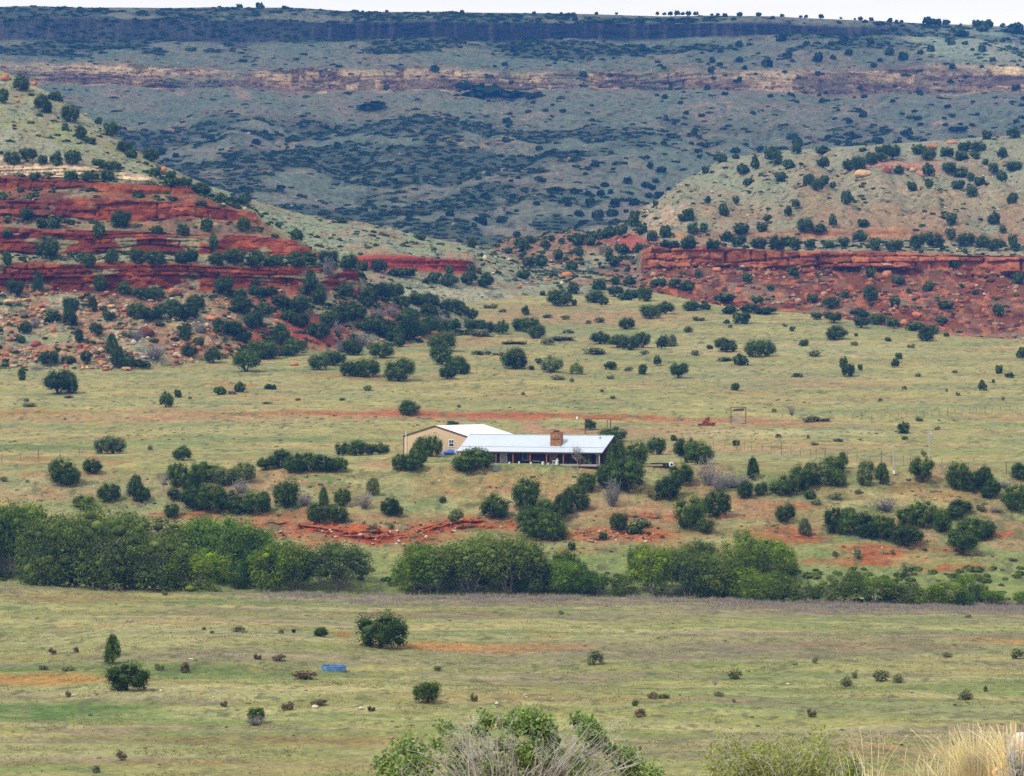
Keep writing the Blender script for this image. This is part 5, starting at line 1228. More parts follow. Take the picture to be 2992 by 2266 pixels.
RZ = math.radians(-24.7)
d0 = 565.0
house = thing('ranch_house', 'long low ranch house with pale metal roof, stone chimney and dark porch', 'house', ((1333 - CX) / F * d0, d0, H - 15.5), RZ)
L = 30.8
MB().slab([(0, 0, 2.4), (L, 0, 2.4), (L, 2, 3.25), (0, 2, 3.25)], .06).slab([(0, 1.98, 3.27), (L, 1.98, 3.27), (L, 6, 5.55), (0, 6, 5.55)], .06).slab([(0, 6, 5.548), (L, 6, 5.548), (L, 12.3, 2.3), (0, 12.3, 2.3)], .06).build('roof', M_roof, house)
MB().box(0, L, 5.85, 6.15, 5.53, 5.60).build('ridge_cap', M_roof, house)
MB().slab([(0, 1.88, 3.26), (L, 1.88, 3.26), (L, 2.02, 3.31), (0, 2.02, 3.31)], .06).build('roof_seam', M_steel, house)
MB().box(.02, L - .02, -.03, .03, 2.08, 2.335).build('fascia', M_brown, house)
MB().slab([(L - .02, 0, 2.34), (L + .03, 0, 2.34), (L + .03, 6, 5.47), (L - .02, 6, 5.47)], .26).slab([(L - .02, 6, 5.47), (L + .03, 6, 5.47), (L + .03, 12.3, 2.24), (L - .02, 12.3, 2.24)], .2).build('gable_trim', M_brown, house)
walls = MB().box(.9, L - .8, 2.5, 2.7, 0, 3.1)
walls.prismx([(2.72, 0), (11.6, 0), (11.6, 2.5), (6, 5.40), (2.72, 3.5)], L - 1.0, L - .8); walls.prismx([(2.72, 0), (11.6, 0), (11.6, 2.5), (6, 5.40), (2.72, 3.5)], .9, 1.1); walls.box(1.1, L - 1, 11.4, 11.6, 0, 2.4)
walls.build('wall', M_log, house)
MB().box(.6, L - .5, .15, 2.48, -.3, .10).build('porch_floor', M_conc, house)
def hu(px_): return (F * 10.86 + (px_ - CX) * 565) / (7708 + .418 * (px_ - CX))
for px_ in (1347, 1397, 1447, 1497, 1547, 1595, 1644, 1693, 1749):
    u_ = hu(px_); m_ = MB().box(u_ - .1, u_ + .1, .25, .45, .10, 2.12)
    if px_ in (1595, 1644): m_.rod((u_, .35, 1.6), (u_ + .5, .35, 2.08), .06, 6)
    m_.build('porch_post', M_wood if px_ != 1749 else M_ppole, house)
MB().box(.3, L - .3, .27, .43, 2.12, 2.30).build('porch_beam', M_brown, house)
u_ = hu(1471 - 15); dr = MB().box(u_ - .65, u_ + .65, 2.38, 2.50, .12, 2.25).build('door', M_pane, house, label='pale screen door under the porch')
MB().box(u_ - .75, u_ - .65, 2.34, 2.5, .1, 2.35).box(u_ + .65, u_ + .75, 2.34, 2.5, .1, 2.35).box(u_ - .65, u_ + .65, 2.34, 2.5, 2.25, 2.35).build('frame', M_white, dr)
for q_px, hw in ((1520, .5), (1385, .5)):
    u_ = hu(q_px); wn = MB().box(u_ - hw, u_ + hw, 2.40, 2.49, .75, 2.1).build('window', M_glass, house)
    MB().box(u_ - hw - .1, u_ - hw, 2.36, 2.5, .65, 2.2).box(u_ + hw, u_ + hw + .1, 2.36, 2.5, .65, 2.2).box(u_ - hw, u_ + hw, 2.36, 2.5, .65, .75).box(u_ - hw, u_ + hw, 2.36, 2.5, 2.1, 2.2).build('frame', M_ppole, wn)
u0, u1 = hu(1608 - 14), hu(1638 - 14)
MB().box(u0 - .1, u1 - .5, 1.9, 2.48, .1, 2.9).build('fireplace', plain('brown_stone', (.16, .10, .075), .9, .1, .5, 5, bump=.8), house)
ch = MB().box(u0, u1, 2.2, 3.5, 3.0, 6.05).build('chimney', M_stone, house)
MB().box(u0 - .08, u1 + .08, 2.12, 3.58, 6.05, 6.2).box(u0 + .2, u1 - .2, 2.0, 2.2, 4.9, 5.0).build('chimney_cap', M_stone, ch); MB().box(u0 + .6, u1 - .6, 2.4, 3.2, 6.2, 6.5).build('flue', M_black, ch)
MB().box(u0 - .1, u1 + .1, 2.02, 2.18, 3.22, 3.42).build('flashing', M_white, ch)
u_ = hu(1755 - 31); MB().rod((u_, 4.9, 4.7), (u_, 4.9, 5.35), .14, 10).build('roof_vent', M_steel, house)

barn = thing('metal_barn', 'tan gabled metal barn with brown trim and bright white roof', 'barn', ((1180 - CX) / F * 600, 600, H - 14.6), RZ)
BW, BD = 14.4, 23
MB().prism([(0, -.5), (BW, -.5), (BW, 3.8), (BW / 2, 5.85), (0, 3.8)], 0, .2).prism([(0, -.5), (BW, -.5), (BW, 3.8), (BW / 2, 5.85), (0, 3.8)], BD - .2, BD).box(0, .2, .2, BD - .2, -.5, 3.78).box(BW - .2, BW, .2, BD - .2, -.5, 3.78).build('wall', M_tan, barn)
MB().slab([(-.15, -.1, 3.84), (BW / 2, -.1, 5.99), (BW / 2, BD + .1, 5.99), (-.15, BD + .1, 3.84)], .08).slab([(BW / 2, -.1, 5.99), (BW + .15, -.1, 3.84), (BW + .15, BD + .1, 3.84), (BW / 2, BD + .1, 5.99)], .08).build('roof', M_broof, barn)
MB().slab([(-.17, -.16, 3.86), (BW / 2, -.16, 6.01), (BW / 2, -.105, 6.01), (-.17, -.105, 3.86)], .26).slab([(BW / 2, -.16, 6.01), (BW + .17, -.16, 3.86), (BW + .17, -.105, 3.86), (BW / 2, -.105, 6.01)], .26).box(-.08, .06, -.07, -.01, -.4, 3.7).build('trim', M_brown, barn)
bu = 10.95; wn = MB().box(bu - .5, bu + .5, -.06, -.01, 1.75, 3.0).build('window', M_glass, barn)
MB().box(bu - .62, bu - .5, -.09, -.005, 1.63, 3.12).box(bu + .5, bu + .62, -.09, -.005, 1.63, 3.12).box(bu - .5, bu + .5, -.09, -.005, 1.63, 1.75).box(bu - .5, bu + .5, -.09, -.005, 3.0, 3.12).box(bu - .5, bu + .5, -.09, -.062, 2.32, 2.42).box(bu - .04, bu + .04, -.088, -.062, 2.42, 3.0).build('frame', M_white, wn)
MB().rod((.62, -.25, -.2), (.62, -.25, 4.75), .07, 8).build('white_pipe', M_white, barn)

def at(x, y, objs=None):
    r = hit(x, y, objs or [ground]); return r[0]
q = at(1311, 1329); t = thing('tarp_pile', 'bright blue tarp thrown over a pile between barn and house', 'tarp', q)
g = np.random.default_rng(5); n_ = 15; Vt = []
for j in range(n_):
    for i in range(n_):
        a, b = i / (n_ - 1) * 2 - 1, j / (n_ - 1) * 2 - 1
        Vt.append((a * 1.6, b * .9, max(.02, 1.05 * (1 - abs(a) ** 5) * (1 - abs(b) ** 4) * (.85 + .25 * math.sin(3 * a + 1)) + g.normal() * .05)))
link('tarp', mesh_np('tarp', np.array(Vt), grid_faces(n_, n_), M_tarp), t)
MB().slab([(-.9, -1.0, .55), (.9, -1.1, .5), (.9, -.6, .6), (-.9, -.6, .6)], .3).build('covered_load', M_brown, t)
MB().prismx([(-.5, 0), (.5, 0), (.2, 1.1), (-.2, 1.1)], 1.2, 1.7).build('grey_flap', plain('grey_tarp', (.45, .45, .46), .7), t)
q = at(1447, 1376); t = thing('utility_box', 'teal green utility box on the lawn beside the big round juniper', 'utility box', q, .1)
mt = plain('teal_paint', (.12, .22, .22), .5); MB().box(-.45, .45, -.4, .4, 0, 1.0).build('body', mt, t); MB().slab([(-.5, -.45, 1.06), (.5, -.45, 1.06), (.5, .45, 1.14), (-.5, .45, 1.14)], .06).build('lid', mt, t)
q = at(1742, 1358); t = thing('satellite_dish', 'white satellite dish on a pale post at the porch corner', 'satellite dish', q + Vector((.1, -1.2, 0)))
MB().rod((0, 0, -.2), (0, 0, 2.0), .13, 8).build('post', M_ppole, t)
ds = []
for j in range(5):
    for i in range(16):
        r_ = j / 4 * .42; a = i / 16 * 6.2832; ds.append((r_ * math.cos(a), .35 * r_ * r_ * -1 - .2, r_ * math.sin(a)))
fcs = [(j * 16 + i, j * 16 + (i + 1) % 16, (j + 1) * 16 + (i + 1) % 16, (j + 1) * 16 + i) for j in range(4) for i in range(16)]
me = bpy.data.meshes.new('dish'); me.from_pydata(ds, [], fcs); me.materials.append(plain('dish_grey', (.62, .64, .64), .4)); o = link('dish', me, t, (0, -.02, 2.15)); o.rotation_euler = (math.radians(-25), 0, math.radians(12))
md = o.modifiers.new('s', 'SOLIDIFY'); md.thickness = .03
MB().rod((0, 0, 1.95), (.05, -.75, 1.85), .02, 5).build('feed_arm', M_steel, t)

def local_on_porch(px_, v, z=.1):
    u_ = hu(px_); return house.matrix_basis @ Vector((u_, v, z))
bpy.context.view_layer.update()
HM = Matrix.Translation(house.location) @ Matrix.Rotation(RZ, 4, 'Z')
def pw(px_, v, z=.1): return HM @ Vector((hu(px_), v, z))
M_buck = M_white
BUG = 'white buckets along the porch'
for i, (px_, v, s_, lab) in enumerate([(1488, .1, 1.0, 'first white bucket from the left at the porch edge, beside a wooden post'), (1515, .3, .9, 'small grey bucket between the door and the window on the porch'), (1553, -.2, 1.0, 'white bucket at the foot of the middle porch posts'), (1588, -.3, 1.35, 'tall white bucket left of the fourth clear porch post'), (1602, .0, .8, 'thin white jug right of the fourth clear porch post')]):
    q = pw(px_, v, .1 if v > .15 else -.05); t = thing('bucket', lab, 'bucket', q, 0, BUG)
    MB().rod((0, 0, 0), (0, 0, .42 * s_), .16 * s_, 12, .2 * s_).build('body', M_white, t); MB().ring(.2 * s_, .02, .42 * s_, 14, 5).build('rim', M_white, t)
q = pw(1623, .1, .1); t = thing('patio_table', 'white patio table on the porch in front of the brown stone fireplace', 'table', q, RZ)
MB().box(-.6, .6, -.35, .35, .62, .67).build('tabletop', M_white, t)
for a, b in ((-.5, -.28), (.5, -.28), (-.5, .28), (.5, .28)): MB().rod((a, b, -.05), (a * .9, b * .9, .62), .035, 6).build('leg', M_white, t)
q = pw(1621, .9, .1); t = thing('patio_chair', 'white plastic chair with round back behind the patio table', 'chair', q, RZ)
MB().box(-.27, .27, -.25, .25, .4, .45).build('seat', M_white, t); MB().prism([(-.27, .45), (.27, .45), (.27, .85), (.15, 1.02), (-.15, 1.02), (-.27, .85)], .22, .26).build('backrest', M_white, t)
for a, b in ((-.24, -.22), (.24, -.22), (-.24, .22), (.24, .22)): MB().rod((a, b, 0), (a, b, .4), .03, 6).build('leg', M_white, t)
q = pw(1629, -.35, -.05); t = thing('white_bin', 'squat white bin at the right foot of the patio table', 'bin', q, RZ); MB().rod((0, 0, 0), (0, 0, .55), .26, 12, .3).build('body', M_white, t); MB().ring(.3, .025, .55, 16, 5).build('rim', M_white, t)
q = pw(1560, 1.0, .1); t = thing('porch_bench', 'dark bench on the porch right of the window', 'bench', q, RZ); MB().box(-.9, .9, -.25, .25, .42, .5).build('seat', M_steel, t); MB().box(-.9, .9, .22, .27, .55, .95).build('backrest', M_log, t)
for a in (-.8, .8): MB().box(a - .04, a + .04, -.2, .2, 0, .42).build('leg', M_log, t)

q = at(1935, 1362); t = thing('flat_trailer', 'long black flatbed trailer parked on the bench right of the house', 'trailer', q, .05)
MB().box(-2.2, 1.6, -.9, .9, .42, .55).box(-2.2, 1.6, -.93, -.9, .5, .68).build('bed', M_black, t); MB().rod((-2.2, 0, .48), (-3.2, 0, .42), .06, 6).build('drawbar', M_black, t)
for sx_ in (.3, 1.0): 
    wq = MB().rod((sx_, -1.1, .33), (sx_, -.93, .33), .33, 16).build('wheel', M_black, t)
q = at(1957, 1364); t = thing('spool', 'white round drum standing at the end of the black trailer', 'drum', q + Vector((.25, -1.4, 0)), 0)
MB().rod((0, -.25, .55), (0, .25, .55), .5, 20).build('drum', M_white, t); MB().rod((0, -.28, .55), (0, -.26, .55), .22, 12).build('hub', M_black, t); MB().box(-.4, .4, -.2, .2, -.05, .12).build('foot', M_black, t)

# stock tank and bucket on the flat
q = at(973, 1962); R_ = 36.5 * q.y / F; t = thing('stock_tank', 'round blue metal stock tank lying on the near flat', 'stock tank', q + Vector((0, R_, 0)))
Vv = [(R_ * math.cos(a), R_ * math.sin(a), z) for z in (-.1, .58) for a in [i / 40 * 6.28319 for i in range(40)]]; me = bpy.data.meshes.new('wall'); me.from_pydata(Vv, [], [(i, (i + 1) % 40, 40 + (i + 1) % 40, 40 + i) for i in range(40)]); me.materials.append(M_tank)
o = link('wall', me, t); md = o.modifiers.new('s', 'SOLIDIFY'); md.thickness = .04
MB().ring(R_, .05, .58, 40, 6).ring(R_, .03, .3, 40, 5).build('rim', M_tank, t); MB().rod((0, 0, 0), (0, 0, .40), R_ - .06, 40).build('water', M_water, t)
q = at(858, 1848); t = thing('feed_tub', 'black tub standing alone on the near flat', 'tub', q); MB().rod((0, 0, -.03), (0, 0, .42), .24, 14, .29).build('body', M_black, t); MB().ring(.29, .03, .42, 16, 5).build('rim', M_black, t)

# gateways
q1 = at(1710, 1266); q2 = at(1782, 1264)
t = thing('pipe_gateway', 'tall red pipe goalpost gateway behind the house roof', 'gateway', q1)
wd = (1784 - 1710) * q1.y / F; hg = 43 * q1.y / F
MB().rod((0, 0, -.3), (0, 0, hg), .11).build('post', M_rust, t); MB().rod((wd, 0, -.3), (wd, 0, hg), .11).build('post', M_rust, t); MB().rod((-.5, 0, hg), (wd + .7, 0, hg), .09).build('crossbar', M_rust, t)
MB().rod((wd - .75, .1, -.2), (wd - .75, .1, hg * .92), .09).build('brace_post', M_post, t)
q = at(1686, 1233); t = thing('white_marker', 'white rounded marker on a short pole above the house chimney', 'marker', q); MB().rod((0, 0, -.2), (0, 0, .75), .06).build('pole', M_ppole, t); MB().rod((0, 0, .7), (0, 0, 1.1), .2, 12, .22).rod((0, 0, 1.1), (0, 0, 1.35), .22, 12, .1).build('head', M_white, t)
q1 = at(2136, 1238); s_ = q1.y / F; wd = 43 * s_; hg = 49 * s_
t = thing('entrance_arch', 'ranch entrance arch with hanging sign and pipe gate on the field edge', 'entrance', q1)
for x_ in (0, wd): MB().rod((x_, 0, -.3), (x_, 0, hg), .10).build('post', M_rust, t)
MB().rod((-.1, 0, hg), (wd + .1, 0, hg), .09).build('crossbar', M_rust, t)
sg = MB().prism([(.35, hg - .95), (wd - .7, hg - .95), (wd - .3, hg - .65), (wd - .35, hg - .35), (wd - 1.1, hg - .28), (1.1, hg - .4), (.4, hg - .6)], -.04, .04).build('sign', plain('weathered_sign', (.09, .07, .08), .8, .1, .4, 9), t)
MB().rod((.8, 0, hg - .5), (.8, 0, hg), .03, 5).rod((wd - .8, 0, hg - .35), (wd - .8, 0, hg), .03, 5).build('hanger', M_steel, sg)
gt = MB()
for k in range(5): gt.rod((.12, -.1, .25 + k * .27), (wd - .12, -.1, .25 + k * .27), .045, 6)
for x_ in (.12, wd / 2, wd - .12): gt.rod((x_, -.1, .2), (x_, -.1, 1.38), .04, 6)
gt.build('gate', M_steel, t)
# ruined red stone wall: stacked blocks
q = at(2064, 1243); s_ = q.y / F; t = thing('stone_ruin', 'broken red stone wall stepping up to one side beside the entrance arch', 'stone wall', q)
g = np.random.default_rng(77); blk_ = []; V, T, n0 = [], [], 0
prof = lambda u: 2.5 * max(.12, min(1, (u + 1.6) / 2.2)) * (1 if u < .7 else .32 if u > .8 else .8)
zl_ = 0
while zl_ < 2.4:
    u = -2.0
    while u < 2.0:
        bw = g.uniform(.35, .75)
        if prof(u + bw / 2) > zl_:
            v = IV2 * .5; v = np.sign(v) * np.abs(v / .5) ** .45 * .5; v = v * np.array([bw, .6, .3]) * g.uniform(.88, 1.08, (len(v), 1)) + np.array([u + bw / 2, g.uniform(-.12, .12), zl_ + .12]); V.append(v); T.append(IF2 + n0); n0 += len(v)
        u += bw
    zl_ += .27
link('wall', mesh_np('wall', np.concatenate(V), np.concatenate(T), R_red), t)

# utility poles
def upole(x, b, hpx, label, kind):
    q = at(x, b); h_ = hpx * q.y / F; t = thing('utility_pole', label, 'utility pole', q, 0, 'utility poles')
    MB().rod((0, 0, -.4), (0, 0, h_), .12, 8, .09).build('pole', M_ppole, t)
    if kind:
        tr = MB().rod((.38, -.1, h_ * .62), (.38, -.1, h_ * .78), .26, 14).build('transformer', M_steel, t); MB().rod((.38, -.1, h_ * .78), (.38, -.1, h_ * .82), .06, 8).build('bushing', M_white, tr)
        MB().box(-.7, .7, -.05, .05, h_ * .93, h_ * .95).build('crossarm', M_ppole, t)
    else:
        MB().box(-.9, .5, -.05, .05, h_ * .93, h_ * .95).build('crossarm', M_ppole, t)
        MB().box(-.22, .2, -.4, -.12, .3, .95).build('meter_box', M_white, t); MB().box(-.15, .25, -.42, -.12, 1.1, 1.7).build('meter_box', M_steel, t)
    return h_, q
h1, p1 = upole(2611, 1388, 88, 'thin pale utility pole with white meter boxes at its foot', 0)
h2_, p2 = upole(2715, 1352, 108, 'taller utility pole carrying a grey transformer can', 1)
wv = [p1.lerp(p2, t_) + Vector((0, 0, (h1 * (1 - t_) + h2_ * t_) * .94 - 1.2 * t_ * (1 - t_) * 2)) for t_ in [i / 12 for i in range(13)]]
V, Fq = tubes([(np.array([tuple(v) for v in wv]), np.full(13, .012))], 4); tag(link('power_line', mesh_np('power_line', V, Fq, M_black)), 'single thin wire strung between the two utility poles', 'cable')

# wire fences
def fence(label, data, hpx=26, wires=3, brace=()):
    L = sorted([tuple(map(float, a.split(','))) for a in data.split()]); pts = [at(x, b) for x, b in L]
    t = thing('wire_fence', label, 'fence', pts[0], 0, 'wire fences of the field')
    for i, p in enumerate(pts):
        h_ = (hpx + (7 if i % 5 == 2 else 0)) * .072; r_ = .085 if i % 5 == 2 else .05
        MB().rod((0, 0, -.3), (0, 0, h_), r_, 6).build('fence_post', M_post, t, p - pts[0])
    paths = []
    for k in range(wires):
        z = .4 + k * .42; paths += [(np.array([tuple(a - pts[0] + Vector((0, 0, z))), tuple(b - pts[0] + Vector((0, 0, z)))]), [.008, .008]) for a, b in zip(pts, pts[1:])]
    V, Fq = tubes(paths, 3); link('wire', mesh_np('wire', V, Fq, M_steel), t)
fence('wire fence with dark posts running down toward the utility poles', '2084,1307 2118,1310 2152,1313 2176,1315 2196,1317 2227,1320 2253,1322 2283,1326 2311,1330 2339,1334 2368,1338 2385,1340 2411,1342 2436,1344 2477,1346 2504,1350 2542,1352 2575,1354 2604,1357 2640,1360 2660,1361 2688,1365 2720,1368 2752,1370 2782,1373 2830,1377 2880,1381 2940,1385 2990,1388')
fence('long faint wire fence crossing the right half of the upper field', '2467,1225 2492,1223 2518,1223 2548,1222 2575,1222 2600,1221 2625,1220 2650,1219 2677,1218 2700,1217 2722,1215 2745,1214 2769,1213 2790,1211 2811,1210 2833,1208 2853,1207 2878,1205 2900,1203 2924,1200 2950,1198 2973,1195', 18)
fence('wire fence with spaced posts in the field above the red road', '1267,1084 1328,1088 1393,1091 1459,1094 1533,1099 1606,1103 1672,1106 1739,1111 1808,1118 1880,1124 1945,1130 2010,1136', 20)
fence('short row of wire fence posts on the grass west of the barn', '5,1352 60,1347 112,1342 175,1336 232,1331', 24)

# ------------------------------------------------------------------ brush, grass and rocks on the camera's own hillside
def wpt(x, y, d): return np.array(world(x, y, d))
def twigs(root, ends, r0, g, sub=4, sublen=.22, wob=.04, n=7, r1=.0022):
    paths = []
    for e in ends:
        t_ = np.linspace(0, 1, n)[:, None]; mid = g.normal(size=3) * .12
        p = root + (e - root) * t_ + mid * np.sin(t_ * np.pi) + g.normal(size=(n, 3)) * wob * t_ * (t_ < 1)
        p[:, 2] += .15 * np.sin(t_[:, 0] * np.pi)
        paths.append((p, r0 * (1 - t_[:, 0]) + r1))
        for _ in range(sub):
            k = g.integers(n // 2, n); dd = g.normal(size=3); dd[2] = abs(dd[2]) * .9 + .2; dd *= sublen * g.uniform(.5, 1) / np.linalg.norm(dd)
            b = p[k] + np.linspace(0, 1, 4)[:, None] * dd + g.normal(size=(4, 3)) * .012; paths.append((b, r1 * 1.3 * (1 - .6 * np.linspace(0, 1, 4))))
            for _ in range(2):
                kk = g.integers(1, 4); d2 = dd * .4 + g.normal(size=3) * sublen * .25; paths.append((b[kk] + np.linspace(0, 1, 3)[:, None] * d2, r1 * np.array([1, .7, .35])))
    return tubes(paths, 4), [p[-1] for p, r in paths if len(p) == n]
def leaves(pts, size, g, asp=1.7, fold=True):
    n = len(pts); nr = g.normal(size=(n, 3)) + np.array([-.2, -.55, .75]); nr /= np.linalg.norm(nr, axis=1)[:, None]
    r = g.normal(size=(n, 3)); r[:, 2] += .4; a = r - (r * nr).sum(1)[:, None] * nr; a /= np.linalg.norm(a, axis=1)[:, None]; b = np.cross(nr, a)
    s = (size * g.uniform(.65, 1.25, n))[:, None]; c = nr * s * .12
    k = [(0, 0), (.28, .30), (.5, .24), (.8, .30), (1.05, 0), (.8, -.30), (.5, -.24), (.28, -.30)]
    V = np.stack([pts + a * s * u * asp * .6 + b * s * v - c * abs(v) * 2 for u, v in k], 1).reshape(-1, 3)
    return V, np.arange(8 * n).reshape(-1, 8)
g = np.random.default_rng(2024)
D1 = 42.0; m_ = D1 / F
r = thing('oak_bush', 'large scrub oak bush with broad leaves and bare grey twigs', 'bush', tuple(wpt(1500, 2520, D1))); base = np.array(r.location)
cl = [(1190, 2190, 60, 190), (1150, 2245, 70, 240), (1235, 2235, 55, 150), (1300, 2130, 34, 55), (1420, 2105, 34, 110), (1400, 2135, 30, 60), (1530, 2105, 52, 230), (1580, 2122, 52, 220), (1500, 2120, 40, 110), (1590, 2165, 48, 260), (1545, 2205, 60, 260), (1610, 2200, 32, 120), (1690, 2105, 30, 90), (1725, 2135, 48, 190), (1755, 2170, 34, 80),
      (1830, 2225, 55, 200), (1860, 2260, 60, 160), (1790, 2195, 26, 50), (1470, 2180, 34, 60), (1440, 2240, 60, 130), (1330, 2250, 60, 120), (1700, 2230, 60, 120), (1600, 2260, 80, 220), (1910, 2262, 30, 40), (1280, 2180, 28, 50), (1340, 2190, 24, 40)]
pts = []
for x, y, rr_, n in cl:
    c_ = wpt(x, y, D1 + g.uniform(-.4, .4)) - base
    u = g.normal(size=(n, 3)); u /= np.linalg.norm(u, axis=1)[:, None]; pts.append(c_ + u * (rr_ * m_) * g.uniform(.25, 1, (n, 1)) ** .7 * np.array([1, 1, .85]) * .9)
pts = np.concatenate(pts); pts = np.concatenate([pts, pts + g.normal(size=pts.shape) * .05]); V, Fq = leaves(pts, .066, g); link('leaves', mesh_np('leaves', V, Fq, M_oak), r)
ends = [wpt(x + g.uniform(-20, 20), y, D1 + g.uniform(-.5, .5)) - base for x, y, a, b in cl]
ends += [wpt(x, y, D1 + g.uniform(-.6, .6)) - base for x, y in zip(g.uniform(1200, 1880, 150), 2110 + g.random(150) * 130 + 0)]
for e, x in zip(ends[len(cl):], range(200)): pass
topy = [(1130, 2240), (1250, 2170), (1320, 2085), (1420, 2110), (1480, 2120), (1560, 2140), (1660, 2130), (1720, 2110), (1790, 2110), (1850, 2200), (1900, 2240)]
ends = ends[:len(cl)]
for _ in range(170):
    x = g.uniform(1170, 1880); ty = float(ipl(np.array([x]), topy)[0]); ends.append(wpt(x, ty + g.random() ** 1.5 * 110, D1 + g.uniform(-1.1, .2)) - base)
(V, Fq), _e = twigs(np.array([0, 0, 0.]), ends, .02, g); link('branches', mesh_np('branches', V, Fq, M_ftwig), r)

D2 = 38.0; m_ = D2 / F
r = thing('olive_bush', 'feathery small-leaved green bush beside the scrub oak', 'bush', tuple(wpt(2300, 2500, D2))); base = np.array(r.location)
topy = [(2050, 2240), (2090, 2130), (2130, 2150), (2200, 2170), (2260, 2130), (2300, 2150), (2370, 2140), (2420, 2110), (2450, 2160), (2500, 2230), (2540, 2250)]
ends, pts = [], []
for _ in range(240):
    x = g.uniform(2060, 2530); ty = float(ipl(np.array([x]), topy)[0]); ends.append(wpt(x, ty + g.random() ** 1.3 * 130, D2 + g.uniform(-.5, .5)) - base)
(V, Fq), tips = twigs(np.array([0, 0, 0.]), ends[::2], .012, g, 2, .16, .03, r1=.0014); link('branches', mesh_np('branches', V, Fq, M_ftwig), r)
for e in ends:
    n = 42; t_ = g.uniform(.55, 1.03, (n, 1)); dens = g.random()
    pts.append(e * t_ + g.normal(size=(n, 3)) * .055)
pts = np.concatenate(pts); V, Fq = leaves(pts, .034, g, 2.0); link('leaves', mesh_np('leaves', V, Fq, M_olv), r)
D3 = 34.0
r = thing('little_bush', 'small bright green sprig between the feathery bush and the straw grass', 'bush', tuple(wpt(2490, 2420, D3))); base = np.array(r.location)
ends = [wpt(g.uniform(2455, 2530), g.uniform(2200, 2280), D3) - base for _ in range(24)]
(V, Fq), tips = twigs(np.array([0, 0, 0.]), ends, .008, g, 2, .1, .02); link('branches', mesh_np('branches', V, Fq, M_ftwig), r)
pts = np.concatenate([e * g.uniform(.6, 1.02, (20, 1)) + g.normal(size=(20, 3)) * .04 for e in ends]); V, Fq = leaves(pts, .028, g, 1.8); link('leaves', mesh_np('leaves', V, Fq, M_c3), r)

def straw(root_px, D, n, hgt, spread, lean, label, seed, wd=.0035):
    g = np.random.default_rng(seed); b0 = wpt(*root_px, D); t = thing('straw_grass', label, 'grass clump', tuple(b0), 0, 'dry straw clumps by the rocks'); V, T = [], []
    for i in range(n):
        a = g.uniform(0, 6.28); rr_ = abs(g.normal()) * spread * .35; base = np.array([math.cos(a) * rr_, math.sin(a) * rr_, 0]); hh = hgt * g.uniform(.45, 1)
        la = a + g.normal() * .6; ll = abs(g.normal()) * lean * hh; dr_ = np.array([math.cos(la), math.sin(la) * .6, 0])
        k = 6; side = np.array([1, .2, 0]) * wd * g.uniform(.7, 1.4); L_ = []
        for j in range(k):
            s_ = j / (k - 1); c_ = base + dr_ * ll * s_ ** 1.8 + np.array([0, 0, hh * (s_ - .14 * s_ ** 3 * min(1, ll / hh * 2))]); wv_ = side * (1 - .85 * s_) + side * .5 * (s_ > .75) * (i % 3 == 0)
            L_ += [c_ - wv_, c_ + wv_]
        n0 = len(V) ; V += L_; T += [(n0 + 2 * j, n0 + 2 * j + 1, n0 + 2 * j + 3, n0 + 2 * j + 2) for j in range(k - 1)]
    link('blades', mesh_np('blades', np.array(V), np.array(T), M_straw), t); return t
straw((2850, 2345), 25, 460, .72, .34, .34, 'big pale straw-coloured bunch of grass left of the rocks', 1)
straw((2960, 2275), 24, 220, .50, .28, .4, 'straw grass bunch leaning over the white rock at the corner', 2)
straw((2720, 2320), 26, 120, .42, .35, .5, 'thinner straw bunch at the edge of the big one', 3)
straw((2560, 2330), 30, 16, .75, .5, .25, 'few thin straw stems standing apart beside the little green bush', 4, .003)
def rock_fg(x, y, D, w_, h_, d_, mat, label, seed):
    g = np.random.default_rng(seed); v, f = ico(4)
    for _ in range(9):
        n = g.normal(size=3); n /= np.linalg.norm(n); c_ = g.uniform(.55, .85); v = v - np.clip(v @ n - c_, 0, None)[:, None] * n
    v = v * (1 + (fbm(v[:, 0] * 3 + seed, v[:, 1] * 3, v[:, 2] * 3, seed=seed)[:, None] - .5) * .18)
    o = link('rock', mesh_np('rock', v * np.array([w_, d_, h_]), f, mat, True)); o.location = tuple(wpt(x, y, D)); tag(o, label, 'rock', 'rocks on the near hillside')
M_fr = ground_rock = plain('near_tan_rock', tuple(lin((222, 186, 140), .8)), .9, .1, .25, 9, bump=.6)  # tan body colour of the near hillside rocks, with random mottling
M_wr = plain('chalky_rock', (.74, .66, .60), .9, .1, .15, 9, bump=.5)
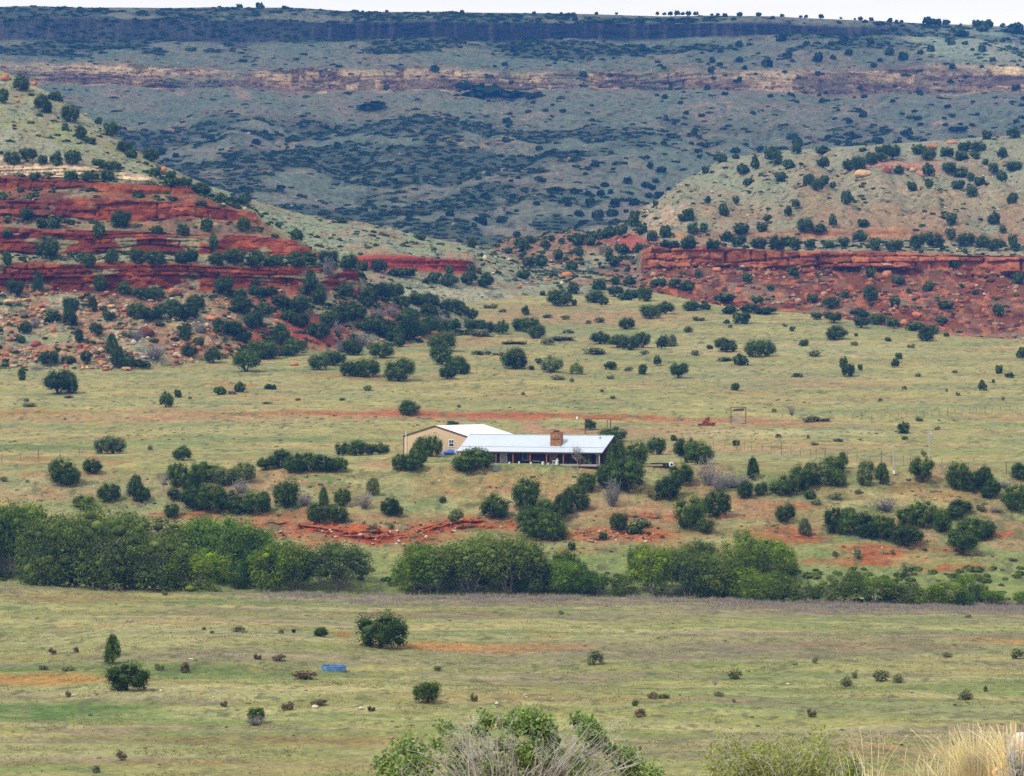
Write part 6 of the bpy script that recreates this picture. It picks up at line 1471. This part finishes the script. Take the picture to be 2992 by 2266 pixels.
rock_fg(2990, 2240, 24.5, .28, .20, .3, M_fr, 'tan rock at the corner partly hidden by straw grass', 11)
rock_fg(2985, 2165, 24.9, .09, .08, .08, M_wr, 'small chalk-white rock sitting on the tan rock', 12)
rock_fg(2750, 2340, 24.3, .22, .13, .25, M_fr, 'yellowish rock under the big straw bunch', 13)
rock_fg(2880, 2335, 24.2, .24, .16, .3, M_fr, 'rounded tan rock between the straw bunches', 14)
rock_fg(3040, 2330, 25.0, .75, .30, .6, M_fr, 'broad tan ledge rock the others rest on', 15)
r = thing('sage_bush', 'small grey-green bush at the corner rock', 'bush', tuple(wpt(2975, 2330, 23.6))); base = np.array(r.location)
ends = [wpt(g.uniform(2935, 3040), g.uniform(2215, 2290), 23.6 + g.uniform(-.1, .1)) - base for _ in range(60)]
(V, Fq), tips = twigs(np.array([0, 0, 0.]), ends, .005, g, 2, .05, .01, r1=.001); link('branches', mesh_np('branches', V, Fq, M_ftwig), r)
pts = np.concatenate([e * g.uniform(.7, 1.02, (24, 1)) + g.normal(size=(24, 3)) * .014 for e in ends]); V, Fq = leaves(pts, .010, g, 1.8); link('leaves', mesh_np('leaves', V, Fq, M_shr), r)

# ------------------------------------------------------------------ haze: the blue air over the valley
hm = bpy.data.materials.new('valley_air'); hm.use_nodes = True
ht = hm.node_tree; ht.nodes.clear()
ho = ht.nodes.new('ShaderNodeOutputMaterial'); pv = ht.nodes.new('ShaderNodeVolumePrincipled')
pv.inputs['Color'].default_value = (0.04, 0.205, 0.64, 1)
pv.inputs['Density'].default_value = HAZE
pv.inputs['Anisotropy'].default_value = 0.0
ht.links.new(pv.outputs[0], ho.inputs['Volume'])
hx, hy0, hy1, hz0, hz1 = 1420, -120, 2900, -3, H + 372
v = [(sx * hx, y, z) for z in (hz0, hz1) for y in (hy0, hy1) for sx in (-1, 1)]
f = [(0, 2, 3, 1), (4, 5, 7, 6), (0, 1, 5, 4), (2, 6, 7, 3), (0, 4, 6, 2), (1, 3, 7, 5)]
me = mesh_np('haze', np.array(v, float), np.array(f), hm)
tag(link('haze', me), kind='stuff')
